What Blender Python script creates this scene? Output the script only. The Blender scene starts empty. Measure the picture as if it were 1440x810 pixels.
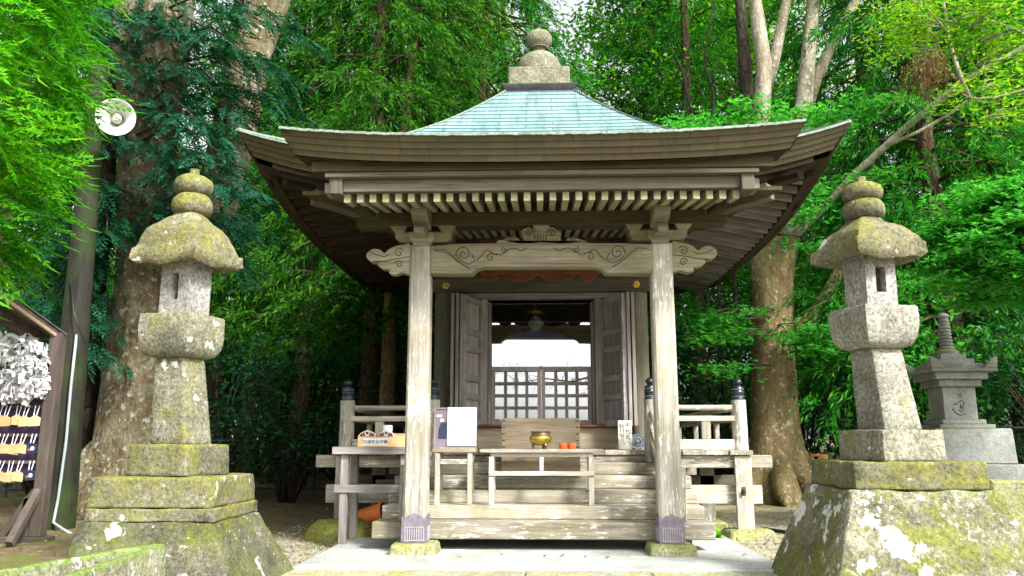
import bpy, bmesh, math, random
import numpy as np
from mathutils import Vector, Matrix, noise as mnoise

R = math.radians
random.seed(7)
rng = np.random.default_rng(7)
scene = bpy.context.scene
COL = scene.collection

# ------------------------------------------------------------------ camera
CAM_H = 0.85
YAW, PITCH, FPX = R(2.07), R(10.75), 1133.0
cd = bpy.data.cameras.new('camera')
cam = bpy.data.objects.new('camera', cd)
COL.objects.link(cam)
cam.location = (0, 0, CAM_H)
cam.rotation_euler = (R(90) + PITCH, 0, YAW)
cd.sensor_width = 36.0
cd.lens = 36.0 * FPX / 1440.0
cd.clip_start = 0.05
cd.clip_end = 900
scene.camera = cam

# ------------------------------------------------------------------ sky, sun, exposure
SUN_EL, SUN_AZ = R(42), R(138)        # azimuth clockwise from +Y: behind the camera, to the right
world = bpy.data.worlds.new('World')
scene.world = world
world.use_nodes = True
wn = world.node_tree
wn.nodes.clear()
wo = wn.nodes.new('ShaderNodeOutputWorld')
bg = wn.nodes.new('ShaderNodeBackground')
sk = wn.nodes.new('ShaderNodeTexSky')
sk.sky_type = 'NISHITA'
sk.sun_disc = False
sk.sun_elevation = SUN_EL
sk.sun_rotation = SUN_AZ
sk.air_density = 1.0
sk.dust_density = 4.0
sk.ozone_density = 1.0
hs = wn.nodes.new('ShaderNodeHueSaturation')
hs.inputs['Saturation'].default_value = 0.18
wn.links.new(sk.outputs[0], hs.inputs['Color'])
wn.links.new(hs.outputs[0], bg.inputs['Color'])
bg.inputs['Strength'].default_value = 0.15
wn.links.new(bg.outputs[0], wo.inputs[0])
sd = bpy.data.lights.new('sun', 'SUN')
sun = bpy.data.objects.new('sun', sd)
COL.objects.link(sun)
sd.energy = 3.0
sd.angle = R(10)
sd.color = (1.0, 0.98, 0.95)
sun.location = (20, -28, 40)
to_sun = Vector((math.sin(SUN_AZ) * math.cos(SUN_EL), math.cos(SUN_AZ) * math.cos(SUN_EL), math.sin(SUN_EL)))
sun.rotation_euler = to_sun.to_track_quat('Z', 'Y').to_euler()
vs = scene.view_settings
vs.view_transform = 'Standard'
vs.look = 'None'
vs.exposure = 1.42
vs.gamma = 1.0
vs.use_curve_mapping = False
scene.cycles.max_bounces = 6
scene.cycles.diffuse_bounces = 4
scene.cycles.glossy_bounces = 3
scene.cycles.transmission_bounces = 3
scene.cycles.transparent_max_bounces = 6
scene.cycles.sample_clamp_indirect = 6.0

# ------------------------------------------------------------------ helpers
_f = Vector((-math.sin(YAW) * math.cos(PITCH), math.cos(YAW) * math.cos(PITCH), math.sin(PITCH)))
_r = Vector((math.cos(YAW), math.sin(YAW), 0))
_u = _r.cross(_f)
def at(px, py, Y):
    """the world point at distance Y that the photograph shows at (px, py)"""
    d = _f + _r * ((px - 720) / FPX) - _u * ((py - 405) / FPX)
    return Vector((0, 0, CAM_H)) + d * (Y / d.y)
def zat(py, Y, px=757): return at(px, py, Y).z
def xat(px, Y, py=500): return at(px, py, Y).x

def wloc(o):
    v = Vector((0, 0, 0))
    while o is not None:
        v += o.location
        o = o.parent
    return v

def tag(o, label=None, cat=None, group=None, kind=None):
    if label: o['label'] = label
    if cat: o['category'] = cat
    if group: o['group'] = group
    if kind: o['kind'] = kind
    return o

def empty(name, loc, label, cat, group=None):
    o = bpy.data.objects.new(name, None)
    o.empty_display_size = 0.2
    o.location = loc
    COL.objects.link(o)
    return tag(o, label, cat, group)

class MB:
    def __init__(self):
        self.v, self.f, self.uv = [], [], {}
    def add(self, vs, fs, uvs=None):
        n = len(self.v)
        self.v += [Vector(p) for p in vs]
        for i, f in enumerate(fs):
            if uvs: self.uv[len(self.f)] = uvs[i]
            self.f.append([n + k for k in f])
        return self
    def hexa(self, p):
        return self.add(p, [(0, 3, 2, 1), (4, 5, 6, 7), (0, 1, 5, 4), (1, 2, 6, 5), (2, 3, 7, 6), (3, 0, 4, 7)])
    def box(self, x0, x1, y0, y1, z0, z1):
        return self.hexa([(x0, y0, z0), (x1, y0, z0), (x1, y1, z0), (x0, y1, z0), (x0, y0, z1), (x1, y0, z1), (x1, y1, z1), (x0, y1, z1)])
    def frustum(self, cx, cy, a0, b0, a1, b1, z0, z1, rot=0.0, dx=0.0, dy=0.0):
        """a,b half sizes bottom (0) and top (1)"""
        c, s = math.cos(rot), math.sin(rot)
        P = []
        for (a, b, z, ox, oy) in ((a0, b0, z0, 0, 0), (a1, b1, z1, dx, dy)):
            for (i, j) in ((-1, -1), (1, -1), (1, 1), (-1, 1)):
                x, y = i * a, j * b
                P.append((cx + ox + x * c - y * s, cy + oy + x * s + y * c, z))
        return self.hexa(P)
    def prism(self, outline, off):
        n = len(outline)
        off = Vector(off)
        P = [Vector(p) for p in outline] + [Vector(p) + off for p in outline]
        F = [list(range(n))[::-1], list(range(n, 2 * n))] + [(i, (i + 1) % n, n + (i + 1) % n, n + i) for i in range(n)]
        return self.add(P, F)
    def prism_xz(self, pts, y0, y1):
        return self.prism([(x, y0, z) for x, z in pts], (0, y1 - y0, 0))
    def bar(self, a, b, w, h, up=(0, 0, 1)):
        a, b = Vector(a), Vector(b)
        d = (b - a).normalized()
        s = d.cross(Vector(up))
        if s.length < 1e-4: s = d.cross(Vector((0, 1, 0)))
        s.normalize()
        t = s.cross(d).normalized()
        P = []
        for q in (a, b):
            for (i, j) in ((-1, -1), (1, -1), (1, 1), (-1, 1)):
                P.append(q + s * (i * w / 2) + t * (j * h / 2))
        return self.hexa(P)
    def tube(self, pts, radii, n=8, wob=0.0):
        pts = [Vector(p) for p in pts]
        if not hasattr(radii, '__len__'): radii = [radii] * len(pts)
        V, F = [], []
        ref = None
        for i, p in enumerate(pts):
            d = (pts[min(i + 1, len(pts) - 1)] - pts[max(i - 1, 0)]).normalized()
            if ref is None:
                ref = Vector((1, 0, 0)) if abs(d.x) < 0.8 else Vector((0, 1, 0))
            s = (ref - d * ref.dot(d)).normalized()
            ref = s
            t = d.cross(s)
            for k in range(n):
                a = 2 * math.pi * k / n
                rr = radii[i]
                if wob:
                    rr *= 1 + wob * mnoise.noise(Vector((math.cos(a) * 1.6 + p.x, math.sin(a) * 1.6 + p.y, p.z * 0.9))) 
                V.append(p + s * (math.cos(a) * rr) + t * (math.sin(a) * rr))
        m = len(pts)
        for i in range(m - 1):
            for k in range(n):
                F.append((i * n + k, i * n + (k + 1) % n, (i + 1) * n + (k + 1) % n, (i + 1) * n + k))
        F.append(tuple(range(n))[::-1])
        F.append(tuple(range((m - 1) * n, m * n)))
        return self.add(V, F)
    def lathe(self, prof, c, n=24, mat=None):
        """prof: (r, z) bottom to top; c: centre; mat: rotation applied about c"""
        V, F = [], []
        for r, z in prof:
            for k in range(n):
                a = 2 * math.pi * k / n
                q = Vector((r * math.cos(a), r * math.sin(a), z))
                if mat is not None: q = mat @ q
                V.append(q + Vector(c))
        m = len(prof)
        for i in range(m - 1):
            for k in range(n):
                F.append((i * n + k, i * n + (k + 1) % n, (i + 1) * n + (k + 1) % n, (i + 1) * n + k))
        if prof[0][0] > 1e-5: F.append(tuple(range(n))[::-1])
        if prof[-1][0] > 1e-5: F.append(tuple(range((m - 1) * n, m * n)))
        return self.add(V, F)
    def ball(self, c, rx, ry, rz, n=16, m=10, rot=None):
        prof = [(max(1e-6, math.sin(math.pi * i / m)), -math.cos(math.pi * i / m)) for i in range(m + 1)]
        V0 = len(self.v)
        self.lathe(prof, (0, 0, 0), n)
        for i in range(V0, len(self.v)):
            p = self.v[i]
            q = Vector((p.x * rx, p.y * ry, p.z * rz))
            if rot is not None: q = rot @ q
            self.v[i] = q + Vector(c)
        return self
    def build(self, name, mat, parent=None, bevel=0.0, sharp=35, rough=None, recalc=True, loc=None, seg=1):
        """rough: (cuts, amplitude, scale) worn stone"""
        base = wloc(parent) if parent is not None else Vector(loc if loc is not None else (0, 0, 0))
        bm = bmesh.new()
        vv = [bm.verts.new(p - base) for p in self.v]
        uvl = bm.loops.layers.uv.new('UVMap') if self.uv else None
        for i, f in enumerate(self.f):
            try:
                fc = bm.faces.new([vv[k] for k in f])
            except ValueError:
                continue
            if uvl and i in self.uv:
                for lp, uv in zip(fc.loops, self.uv[i]): lp[uvl].uv = uv
        bmesh.ops.remove_doubles(bm, verts=bm.verts, dist=1e-5)
        if recalc: bmesh.ops.recalc_face_normals(bm, faces=bm.faces)
        if bevel > 0:
            ed = [e for e in bm.edges if len(e.link_faces) == 2 and e.calc_face_angle(0) > R(25)]
            if ed:
                bmesh.ops.bevel(bm, geom=ed, offset=bevel, segments=seg, profile=0.6, affect='EDGES', clamp_overlap=True)
        if rough:
            cuts, amp, sc = rough
            if cuts:
                long = [e for e in bm.edges if e.calc_length() > 0.05]
                bmesh.ops.subdivide_edges(bm, edges=long, cuts=cuts, use_grid_fill=True)
            bm.normal_update()
            off = Vector((base.x * 3.1, base.y * 1.7, len(self.v)))
            for v in bm.verts:
                p = v.co * sc + off
                d = mnoise.noise(p) * 0.6 + mnoise.noise(p * 3.1) * 0.4
                v.co += v.normal * (amp * d)
        me = bpy.data.meshes.new(name)
        bm.to_mesh(me)
        bm.free()
        for p in me.polygons: p.use_smooth = True
        if sharp < 180: me.set_sharp_from_angle(angle=R(sharp))
        me.materials.append(mat)
        o = bpy.data.objects.new(name, me)
        COL.objects.link(o)
        if parent is not None: o.parent = parent
        elif loc is not None: o.location = loc
        return o

def box(name, mat, parent, x0, x1, y0, y1, z0, z1, bevel=0.004):
    return MB().box(x0, x1, y0, y1, z0, z1).build(name, mat, parent, bevel=bevel)

def dup(root, loc, rotz=0.0, scale=1.0, label=None):
    def cp(o, par):
        c = o.copy()
        COL.objects.link(c)
        c.parent = par
        for ch in o.children: cp(ch, c)
        return c
    kids = list(root.children)
    r = root.copy()
    COL.objects.link(r)
    for ch in kids: cp(ch, r)
    r.location = loc
    r.rotation_euler = (0, 0, rotz)
    r.scale = (scale,) * 3
    if label: r['label'] = label
    return r

# ------------------------------------------------------------------ materials
def newmat(name):
    m = bpy.data.materials.new(name)
    m.use_nodes = True
    nt = m.node_tree
    nt.nodes.clear()
    out = nt.nodes.new('ShaderNodeOutputMaterial')
    b = nt.nodes.new('ShaderNodeBsdfPrincipled')
    nt.links.new(b.outputs[0], out.inputs[0])
    return m, nt, b, out
class G:
    def __init__(self, nt): self.nt = nt
    def n(self, t, **kw):
        nd = self.nt.nodes.new(t)
        for k, v in kw.items(): setattr(nd, k, v)
        return nd
    def l(self, a, b): self.nt.links.new(a, b)
    def noise(self, vec, scale, detail=4, rough=0.55, dist=0.0):
        nd = self.n('ShaderNodeTexNoise')
        nd.inputs['Scale'].default_value = scale
        nd.inputs['Detail'].default_value = detail
        nd.inputs['Roughness'].default_value = rough
        nd.inputs['Distortion'].default_value = dist
        self.l(vec, nd.inputs['Vector'])
        return nd.outputs['Fac']
    def map(self, vec, scale):
        nd = self.n('ShaderNodeMapping')
        nd.inputs['Scale'].default_value = scale
        self.l(vec, nd.inputs['Vector'])
        return nd.outputs[0]
    def ramp(self, fac, stops):
        nd = self.n('ShaderNodeValToRGB')
        cr = nd.color_ramp
        while len(cr.elements) < len(stops): cr.elements.new(0.5)
        for e, (p, c) in zip(cr.elements, stops):
            e.position = p
            e.color = (c, c, c, 1) if not hasattr(c, '__len__') else (*c, 1)
        self.l(fac, nd.inputs[0])
        return nd.outputs[0]
    def mix(self, fac, a, b, blend='MIX'):
        nd = self.n('ShaderNodeMix', data_type='RGBA', blend_type=blend)
        for s, v in ((nd.inputs[0], fac), (nd.inputs[6], a), (nd.inputs[7], b)):
            if hasattr(v, 'is_linked'): self.l(v, s)
            elif hasattr(v, '__len__'): s.default_value = (*v, 1)
            else: s.default_value = v
        return nd.outputs[2]
    def math(self, op, a, b=0.0, clamp=False):
        nd = self.n('ShaderNodeMath', operation=op, use_clamp=clamp)
        for s, v in ((nd.inputs[0], a), (nd.inputs[1], b)):
            if hasattr(v, 'is_linked'): self.l(v, s)
            else: s.default_value = v
        return nd.outputs[0]
    def bump(self, h, strength, dist=0.01, normal=None):
        nd = self.n('ShaderNodeBump')
        nd.inputs['Strength'].default_value = strength
        nd.inputs['Distance'].default_value = dist
        self.l(h, nd.inputs['Height'])
        if normal is not None: self.l(normal, nd.inputs['Normal'])
        return nd.outputs[0]
    def coords(self, spread=40.0):
        tc = self.n('ShaderNodeTexCoord')
        oi = self.n('ShaderNodeObjectInfo')
        mu = self.n('ShaderNodeVectorMath', operation='SCALE')
        mu.inputs[0].default_value = (1.0, 0.73, 1.37)
        sc = self.math('MULTIPLY', oi.outputs['Random'], spread)
        self.l(sc, mu.inputs['Scale'])
        ad = self.n('ShaderNodeVectorMath', operation='ADD')
        self.l(tc.outputs['Object'], ad.inputs[0])
        self.l(mu.outputs[0], ad.inputs[1])
        return ad.outputs[0], oi.outputs['Random']
    def up(self):
        ge = self.n('ShaderNodeNewGeometry')
        sp = self.n('ShaderNodeSeparateXYZ')
        self.l(ge.outputs['Normal'], sp.inputs[0])
        return sp.outputs[2]

WOODS = {
    # dark, light, stain, flake amount (0..1), stain amount, random brightness
    'pale': ((0.18, 0.16, 0.115), (0.40, 0.375, 0.31), (0.17, 0.16, 0.07), 0.57, 0.6),
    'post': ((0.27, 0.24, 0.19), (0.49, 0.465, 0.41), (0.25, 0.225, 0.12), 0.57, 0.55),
    'stair': ((0.19, 0.165, 0.115), (0.41, 0.38, 0.31), (0.17, 0.15, 0.065), 0.575, 0.65),
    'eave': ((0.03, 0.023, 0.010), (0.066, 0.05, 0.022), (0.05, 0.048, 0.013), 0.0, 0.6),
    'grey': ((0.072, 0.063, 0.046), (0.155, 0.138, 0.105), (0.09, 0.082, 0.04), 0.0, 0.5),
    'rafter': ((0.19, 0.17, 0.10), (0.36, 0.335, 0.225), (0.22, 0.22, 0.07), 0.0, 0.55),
    'carved': ((0.16, 0.14, 0.09), (0.36, 0.33, 0.245), (0.19, 0.17, 0.075), 0.0, 0.6),
    'door': ((0.20, 0.18, 0.175), (0.38, 0.35, 0.345), (0.25, 0.22, 0.19), 0.0, 0.4),
    'frame': ((0.17, 0.155, 0.145), (0.32, 0.295, 0.275), (0.15, 0.12, 0.09), 0.0, 0.4),
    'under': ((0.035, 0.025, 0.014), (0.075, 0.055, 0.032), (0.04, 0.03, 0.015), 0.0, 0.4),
    'tan': ((0.28, 0.215, 0.135), (0.48, 0.41, 0.30), (0.27, 0.20, 0.10), 0.0, 0.5),
    'red': ((0.12, 0.035, 0.014), (0.23, 0.075, 0.032), (0.06, 0.035, 0.02), 0.0, 0.7),
    'rack': ((0.06, 0.045, 0.04), (0.13, 0.10, 0.085), (0.10, 0.09, 0.05), 0.0, 0.4),
    'box': ((0.58, 0.36, 0.16), (0.72, 0.50, 0.27), (0.55, 0.36, 0.18), 0.0, 0.2),
    'pole': ((0.008, 0.007, 0.005), (0.030, 0.027, 0.02), (0.024, 0.042, 0.007), 0.0, 0.9),
}
_wc = {}
def wood(kind, axis):
    key = (kind, axis)
    if key in _wc: return _wc[key]
    dark, light, stain, flake, stam = WOODS[kind]
    m, nt, b, out = newmat('wood ' + kind + ' ' + axis)
    g = G(nt)
    v, rnd = g.coords()
    def st(along, across): return tuple(along if a == axis else across for a in 'xyz')
    grain = g.noise(g.map(v, st(1.3, 17)), 1.0, 6, 0.6, 0.6)
    fine = g.noise(g.map(v, st(5, 120)), 1.0, 3, 0.6)
    blotch = g.noise(v, 3.2, 5, 0.6)
    c = g.ramp(grain, [(0.30, dark), (0.68, light)])
    c = g.mix(0.8, c, g.ramp(g.noise(g.map(v, st(0.7, 2.2)), 1.0, 5, 0.65), [(0.34, 0.55), (0.60, 1.1)]), 'MULTIPLY')
    c = g.mix(g.math('MULTIPLY', g.ramp(blotch, [(0.42, 0), (0.66, 1)]), stam), c, stain)
    c = g.mix(0.45, c, g.ramp(fine, [(0.3, 0.42), (0.62, 1.15)]), 'MULTIPLY')
    if flake:
        fl = g.noise(g.map(v, st(9, 48)), 1.0, 5, 0.72)
        big = g.noise(v, 2.3, 3, 0.5)
        fm = g.ramp(g.math('ADD', fl, g.math('MULTIPLY', g.math('SUBTRACT', big, 0.5), 0.5)), [(flake, 0), (flake + 0.07, 1)])
        c = g.mix(g.math('MULTIPLY', fm, 0.72), c, (0.68, 0.665, 0.61))
    crack = g.ramp(g.noise(g.map(v, st(0.9, 46)), 1.0, 3, 0.6), [(0.27, 1), (0.32, 0)])
    c = g.mix(g.math('MULTIPLY', crack, 0.75), c, tuple(d * 0.3 for d in dark))
    br = g.math('ADD', g.math('MULTIPLY', rnd, 0.35), 0.82)
    cc = g.n('ShaderNodeHueSaturation')
    g.l(br, cc.inputs['Value'])
    g.l(c, cc.inputs['Color'])
    g.l(cc.outputs[0], b.inputs['Base Color'])
    b.inputs['Roughness'].default_value = 0.82
    b.inputs['Specular IOR Level'].default_value = 0.25
    h = g.math('SUBTRACT', g.math('ADD', grain, g.math('MULTIPLY', fine, 0.5)), g.math('MULTIPLY', crack, 0.8))
    g.l(g.bump(h, 0.7, 0.006), b.inputs['Normal'])
    _wc[key] = m
    return m

def stone(name, c0, c1, moss=(0.17, 0.19, 0.03), moss_amt=0.5, lichen=0.62, lichen_scale=9, dirt=0.5, bump=1.0, topmoss=0.35, speck=(0.9, 0.7)):
    m, nt, b, out = newmat(name)
    g = G(nt)
    v, rnd = g.coords(30)
    n1 = g.noise(v, 5, 6, 0.65)
    n2 = g.noise(v, 42, 4, 0.7)
    n3 = g.noise(v, 1.9, 5, 0.6)
    c = g.ramp(n1, [(0.3, c0), (0.7, c1)])
    c = g.mix(speck[0], c, g.ramp(n2, [(0.34, 0.35), (0.64, 1.25)]), 'MULTIPLY')
    n5 = g.noise(v, 120, 3, 0.7)
    c = g.mix(speck[1], c, g.ramp(n5, [(0.34, 0.45), (0.62, 1.2)]), 'MULTIPLY')
    c = g.mix(0.85, c, g.ramp(g.noise(v, 1.3, 6, 0.7), [(0.34, 0.6), (0.62, 1.12)]), 'MULTIPLY')
    up = g.up()
    mo = g.math('ADD', g.math('ADD', g.math('MULTIPLY', g.noise(v, 3.6, 7, 0.72), 0.7), g.math('MULTIPLY', g.noise(v, 17, 5, 0.7), 0.3)), g.math('MULTIPLY', up, topmoss * 0.4))
    mm = g.math('MULTIPLY', g.ramp(mo, [(0.63 - 0.24 * moss_amt, 0), (0.75 - 0.22 * moss_amt, 1)]), 0.82)
    mc = g.ramp(g.noise(v, 38, 5, 0.7), [(0.32, tuple(x * 0.3 for x in moss)), (0.66, tuple(x * 1.3 for x in moss))])
    c = g.mix(mm, c, mc)
    dk = g.ramp(g.noise(v, 12, 5, 0.75), [(0.28, 1), (0.38, 0)])
    c = g.mix(g.math('MULTIPLY', dk, dirt), c, (0.05, 0.045, 0.025))
    li = g.math('ADD', g.noise(v, lichen_scale, 4, 0.6), g.math('MULTIPLY', g.math('SUBTRACT', n3, 0.5), 0.75))
    lj = g.math('ADD', g.noise(v, lichen_scale * 4.5, 4, 0.7), g.math('MULTIPLY', g.math('SUBTRACT', g.noise(v, 4.1, 3, 0.6), 0.5), 0.5))
    lm = g.math('MAXIMUM', g.ramp(g.math('ADD', li, g.math('MULTIPLY', g.math('SUBTRACT', n2, 0.5), 0.10)), [(lichen - 0.01, 0), (lichen + 0.055, 1)]), g.math('MULTIPLY', g.ramp(lj, [(lichen + 0.0, 0), (lichen + 0.05, 1)]), 0.75))
    c = g.mix(g.math('MULTIPLY', lm, 0.9), c, (0.66, 0.67, 0.62))
    g.l(c, b.inputs['Base Color'])
    b.inputs['Roughness'].default_value = 0.92
    b.inputs['Specular IOR Level'].default_value = 0.2
    h = g.math('ADD', g.math('MULTIPLY', n2, 0.6), g.math('ADD', n1, g.math('MULTIPLY', mm, 0.35)))
    g.l(g.bump(h, bump, 0.012), b.inputs['Normal'])
    return m

def plain(name, col, rough=0.5, metal=0.0, var=0.15, scale=8, bump=0.0, spec=0.4):
    m, nt, b, out = newmat(name)
    g = G(nt)
    v, rnd = g.coords(20)
    n = g.noise(v, scale, 5, 0.65)
    c = g.ramp(n, [(0.25, tuple(x * (1 - var * 1.6) for x in col)), (0.75, tuple(min(1, x * (1 + var)) for x in col))])
    g.l(c, b.inputs['Base Color'])
    b.inputs['Roughness'].default_value = rough
    b.inputs['Metallic'].default_value = metal
    b.inputs['Specular IOR Level'].default_value = spec
    if bump: g.l(g.bump(n, bump, 0.004), b.inputs['Normal'])
    return m

def copper(name, cols, width, mortar=(0.03, 0.035, 0.03), rough=0.6, streak=True):
    """sheet copper courses; UV u in metres, v in courses"""
    m, nt, b, out = newmat(name)
    g = G(nt)
    uv = g.n('ShaderNodeUVMap')
    br = g.n('ShaderNodeTexBrick')
    br.offset = 0.5
    br.offset_frequency = 2
    g.l(uv.outputs[0], br.inputs['Vector'])
    br.inputs['Scale'].default_value = 1.0
    br.inputs['Brick Width'].default_value = width
    br.inputs['Row Height'].default_value = 1.0
    br.inputs['Mortar Size'].default_value = 0.006
    br.inputs['Mortar Smooth'].default_value = 0.2
    br.inputs['Color1'].default_value = (*cols[0], 1)
    br.inputs['Color2'].default_value = (*cols[1], 1)
    br.inputs['Mortar'].default_value = (*mortar, 1)
    v, rnd = g.coords(5)
    n = g.noise(v, 2.6, 6, 0.65)
    c = g.mix(g.ramp(n, [(0.42, 0), (0.68, 1)]), br.outputs['Color'], cols[2])
    s = g.noise(g.map(v, (9, 1.0, 1.0)), 1.5, 4, 0.6)
    c = g.mix(0.75 if streak else 0.25, c, g.ramp(s, [(0.34, 0.45), (0.62, 1.12)]), 'MULTIPLY')
    c = g.mix(g.math('MULTIPLY', g.ramp(g.noise(g.map(v, (5, 0.8, 1.2)), 1.3, 6, 0.7), [(0.56, 0), (0.70, 1)]), 0.6 if streak else 0.2), c, tuple(x * 0.35 + 0.02 for x in cols[0]))
    sp = g.noise(v, 60, 3, 0.6)
    c = g.mix(0.4, c, g.ramp(sp, [(0.3, 0.6), (0.65, 1.15)]), 'MULTIPLY')
    c = g.mix(br.outputs['Fac'], c, mortar)
    g.l(c, b.inputs['Base Color'])
    b.inputs['Roughness'].default_value = rough
    b.inputs['Specular IOR Level'].default_value = 0.35
    g.l(g.bump(g.math('SUBTRACT', g.math('MULTIPLY', n, 0.4), br.outputs['Fac']), 0.4, 0.006), b.inputs['Normal'])
    return m

def foliage(name, dark, light, tip=None, trans=0.35, gloss=0.55, clump=0.9, spec=0.10):
    m, nt, b, out = newmat(name)
    g = G(nt)
    ge = g.n('ShaderNodeNewGeometry')
    v, rnd = g.coords(60)
    n = g.noise(v, clump, 3, 0.6)
    f = g.math('ADD', g.math('MULTIPLY', ge.outputs['Random Per Island'], 0.55), g.math('MULTIPLY', n, 0.6))
    stops = [(0.30, dark), (0.72, light)]
    if tip: stops.append((0.93, tip))
    c = g.ramp(f, stops)
    br = g.n('ShaderNodeHueSaturation')
    g.l(g.math('ADD', g.math('MULTIPLY', rnd, 0.3), 0.85), br.inputs['Value'])
    g.l(g.math('ADD', g.math('MULTIPLY', rnd, 0.03), 0.485), br.inputs['Hue'])
    g.l(c, br.inputs['Color'])
    g.l(br.outputs[0], b.inputs['Base Color'])
    b.inputs['Roughness'].default_value = gloss
    b.inputs['Specular IOR Level'].default_value = spec
    tr = g.n('ShaderNodeBsdfTranslucent')
    t2 = g.mix(1.0, br.outputs[0], (1.25, 1.35, 0.6), 'MULTIPLY')
    g.l(t2, tr.inputs['Color'])
    mx = g.n('ShaderNodeMixShader')
    mx.inputs[0].default_value = trans
    g.l(b.outputs[0], mx.inputs[1])
    g.l(tr.outputs[0], mx.inputs[2])
    g.l(mx.outputs[0], out.inputs[0])
    return m

def bark(name, dark, light, patch, patch_amt=0.5, vert=5.0, spot=None, bump=0.9, plates=0.5):
    m, nt, b, out = newmat(name)
    g = G(nt)
    v, rnd = g.coords(30)
    s = g.noise(g.map(v, (vert * 2.4, vert * 2.4, vert * 0.45)), 1.0, 6, 0.65, 0.4)
    p = g.noise(v, 3.0, 6, 0.65)
    q = g.noise(v, 22, 4, 0.7)
    c = g.ramp(s, [(0.32, dark), (0.66, light)])
    c = g.mix(g.math('MULTIPLY', g.ramp(p, [(0.47, 0), (0.6, 1)]), patch_amt), c, patch)
    c = g.mix(0.6, c, g.ramp(q, [(0.3, 0.5), (0.65, 1.15)]), 'MULTIPLY')
    vo = g.n('ShaderNodeTexVoronoi', feature='DISTANCE_TO_EDGE')
    vo.inputs['Scale'].default_value = 1.0
    wv = g.n('ShaderNodeVectorMath', operation='ADD')
    nz = g.n('ShaderNodeTexNoise')
    nz.inputs['Scale'].default_value = 6
    g.l(v, nz.inputs['Vector'])
    ns = g.n('ShaderNodeVectorMath', operation='SCALE')
    g.l(nz.outputs['Color'], ns.inputs[0]); ns.inputs['Scale'].default_value = 0.12
    g.l(v, wv.inputs[0]); g.l(ns.outputs[0], wv.inputs[1])
    g.l(g.map(wv.outputs[0], (13, 13, 3.2)), vo.inputs['Vector'])
    ck = g.ramp(vo.outputs['Distance'], [(0.0, 0.0), (0.13, 1.0)])
    c = g.mix(plates, c, g.mix(ck, tuple(x * 0.35 for x in dark), c))
    if spot:
        sp = g.noise(v, 11, 3, 0.5)
        c = g.mix(g.ramp(g.math('ADD', sp, g.math('MULTIPLY', g.math('SUBTRACT', q, 0.5), 0.35)), [(0.60, 0), (0.70, 0.6)]), c, spot)
    g.l(c, b.inputs['Base Color'])
    b.inputs['Roughness'].default_value = 0.92
    b.inputs['Specular IOR Level'].default_value = 0.15
    g.l(g.bump(g.math('ADD', g.math('ADD', s, g.math('MULTIPLY', ck, plates)), g.math('MULTIPLY', q, 0.5)), bump, 0.03), b.inputs['Normal'])
    return m

M = {}
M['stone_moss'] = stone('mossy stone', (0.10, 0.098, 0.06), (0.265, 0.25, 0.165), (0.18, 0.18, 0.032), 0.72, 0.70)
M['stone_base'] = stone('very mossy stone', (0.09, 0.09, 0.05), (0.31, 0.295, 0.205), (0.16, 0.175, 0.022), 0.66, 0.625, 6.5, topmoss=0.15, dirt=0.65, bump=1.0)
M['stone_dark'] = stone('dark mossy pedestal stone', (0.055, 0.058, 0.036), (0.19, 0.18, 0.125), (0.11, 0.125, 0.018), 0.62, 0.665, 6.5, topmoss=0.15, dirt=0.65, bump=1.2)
M['stone_light'] = stone('pale stone', (0.25, 0.245, 0.215), (0.45, 0.44, 0.40), (0.24, 0.23, 0.08), 0.15, 0.72, dirt=0.45, topmoss=0.2)
M['stone_mid'] = stone('lichen stone', (0.155, 0.15, 0.105), (0.35, 0.335, 0.245), (0.21, 0.20, 0.045), 0.52, 0.68, topmoss=0.3)
M['stone_roof'] = stone('weathered cap stone', (0.12, 0.115, 0.065), (0.285, 0.265, 0.165), (0.19, 0.185, 0.038), 0.6, 0.685, 7, topmoss=0.1)
M['stone_grey'] = stone('grey granite', (0.21, 0.22, 0.20), (0.32, 0.33, 0.30), (0.22, 0.23, 0.10), 0.35, 0.85, dirt=0.1, topmoss=0.3, speck=(0.35, 0.3))
M['stone_trough'] = stone('trough stone', (0.20, 0.20, 0.12), (0.38, 0.37, 0.26), (0.14, 0.21, 0.035), 0.45, 0.64, 8, dirt=0.3, topmoss=0.75)
M['slab'] = stone('swept slab stone', (0.31, 0.33, 0.30), (0.45, 0.46, 0.42), (0.30, 0.31, 0.14), 0.25, 0.9, dirt=0.12, bump=0.3, topmoss=0.0, speck=(0.35, 0.3))
M['kerb'] = stone('mossy kerb stone', (0.34, 0.34, 0.24), (0.52, 0.51, 0.40), (0.30, 0.30, 0.08), 0.6, 0.85, dirt=0.3, topmoss=0.1)
M['paving'] = stone('blue grey paving', (0.16, 0.19, 0.21), (0.27, 0.30, 0.32), (0.22, 0.22, 0.10), 0.1, 0.9, dirt=0.2, bump=0.5, topmoss=0.0)
M['foot'] = stone('yellow moss foot stone', (0.27, 0.265, 0.15), (0.43, 0.42, 0.27), (0.26, 0.28, 0.065), 0.75, 0.8, dirt=0.2, topmoss=0.2)
M['mound'] = stone('moss covered boulder', (0.13, 0.135, 0.05), (0.26, 0.26, 0.11), (0.20, 0.21, 0.035), 1.0, 0.9, dirt=0.25, topmoss=0.3)
M['copper_top'] = copper('verdigris copper', ((0.135, 0.25, 0.25), (0.18, 0.305, 0.305), (0.21, 0.32, 0.305)), 0.62, (0.045, 0.09, 0.09))
M['copper_edge'] = copper('brown copper', ((0.05, 0.039, 0.016), (0.074, 0.058, 0.024), (0.045, 0.038, 0.015)), 0.42, (0.035, 0.028, 0.014), streak=False)
M['copper_rim'] = plain('bright verdigris rim', (0.19, 0.235, 0.19), 0.65, 0, 0.45, 40)
M['lead'] = plain('dark copper sheet', (0.10, 0.095, 0.10), 0.5, 0.2, 0.3, 12)
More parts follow.
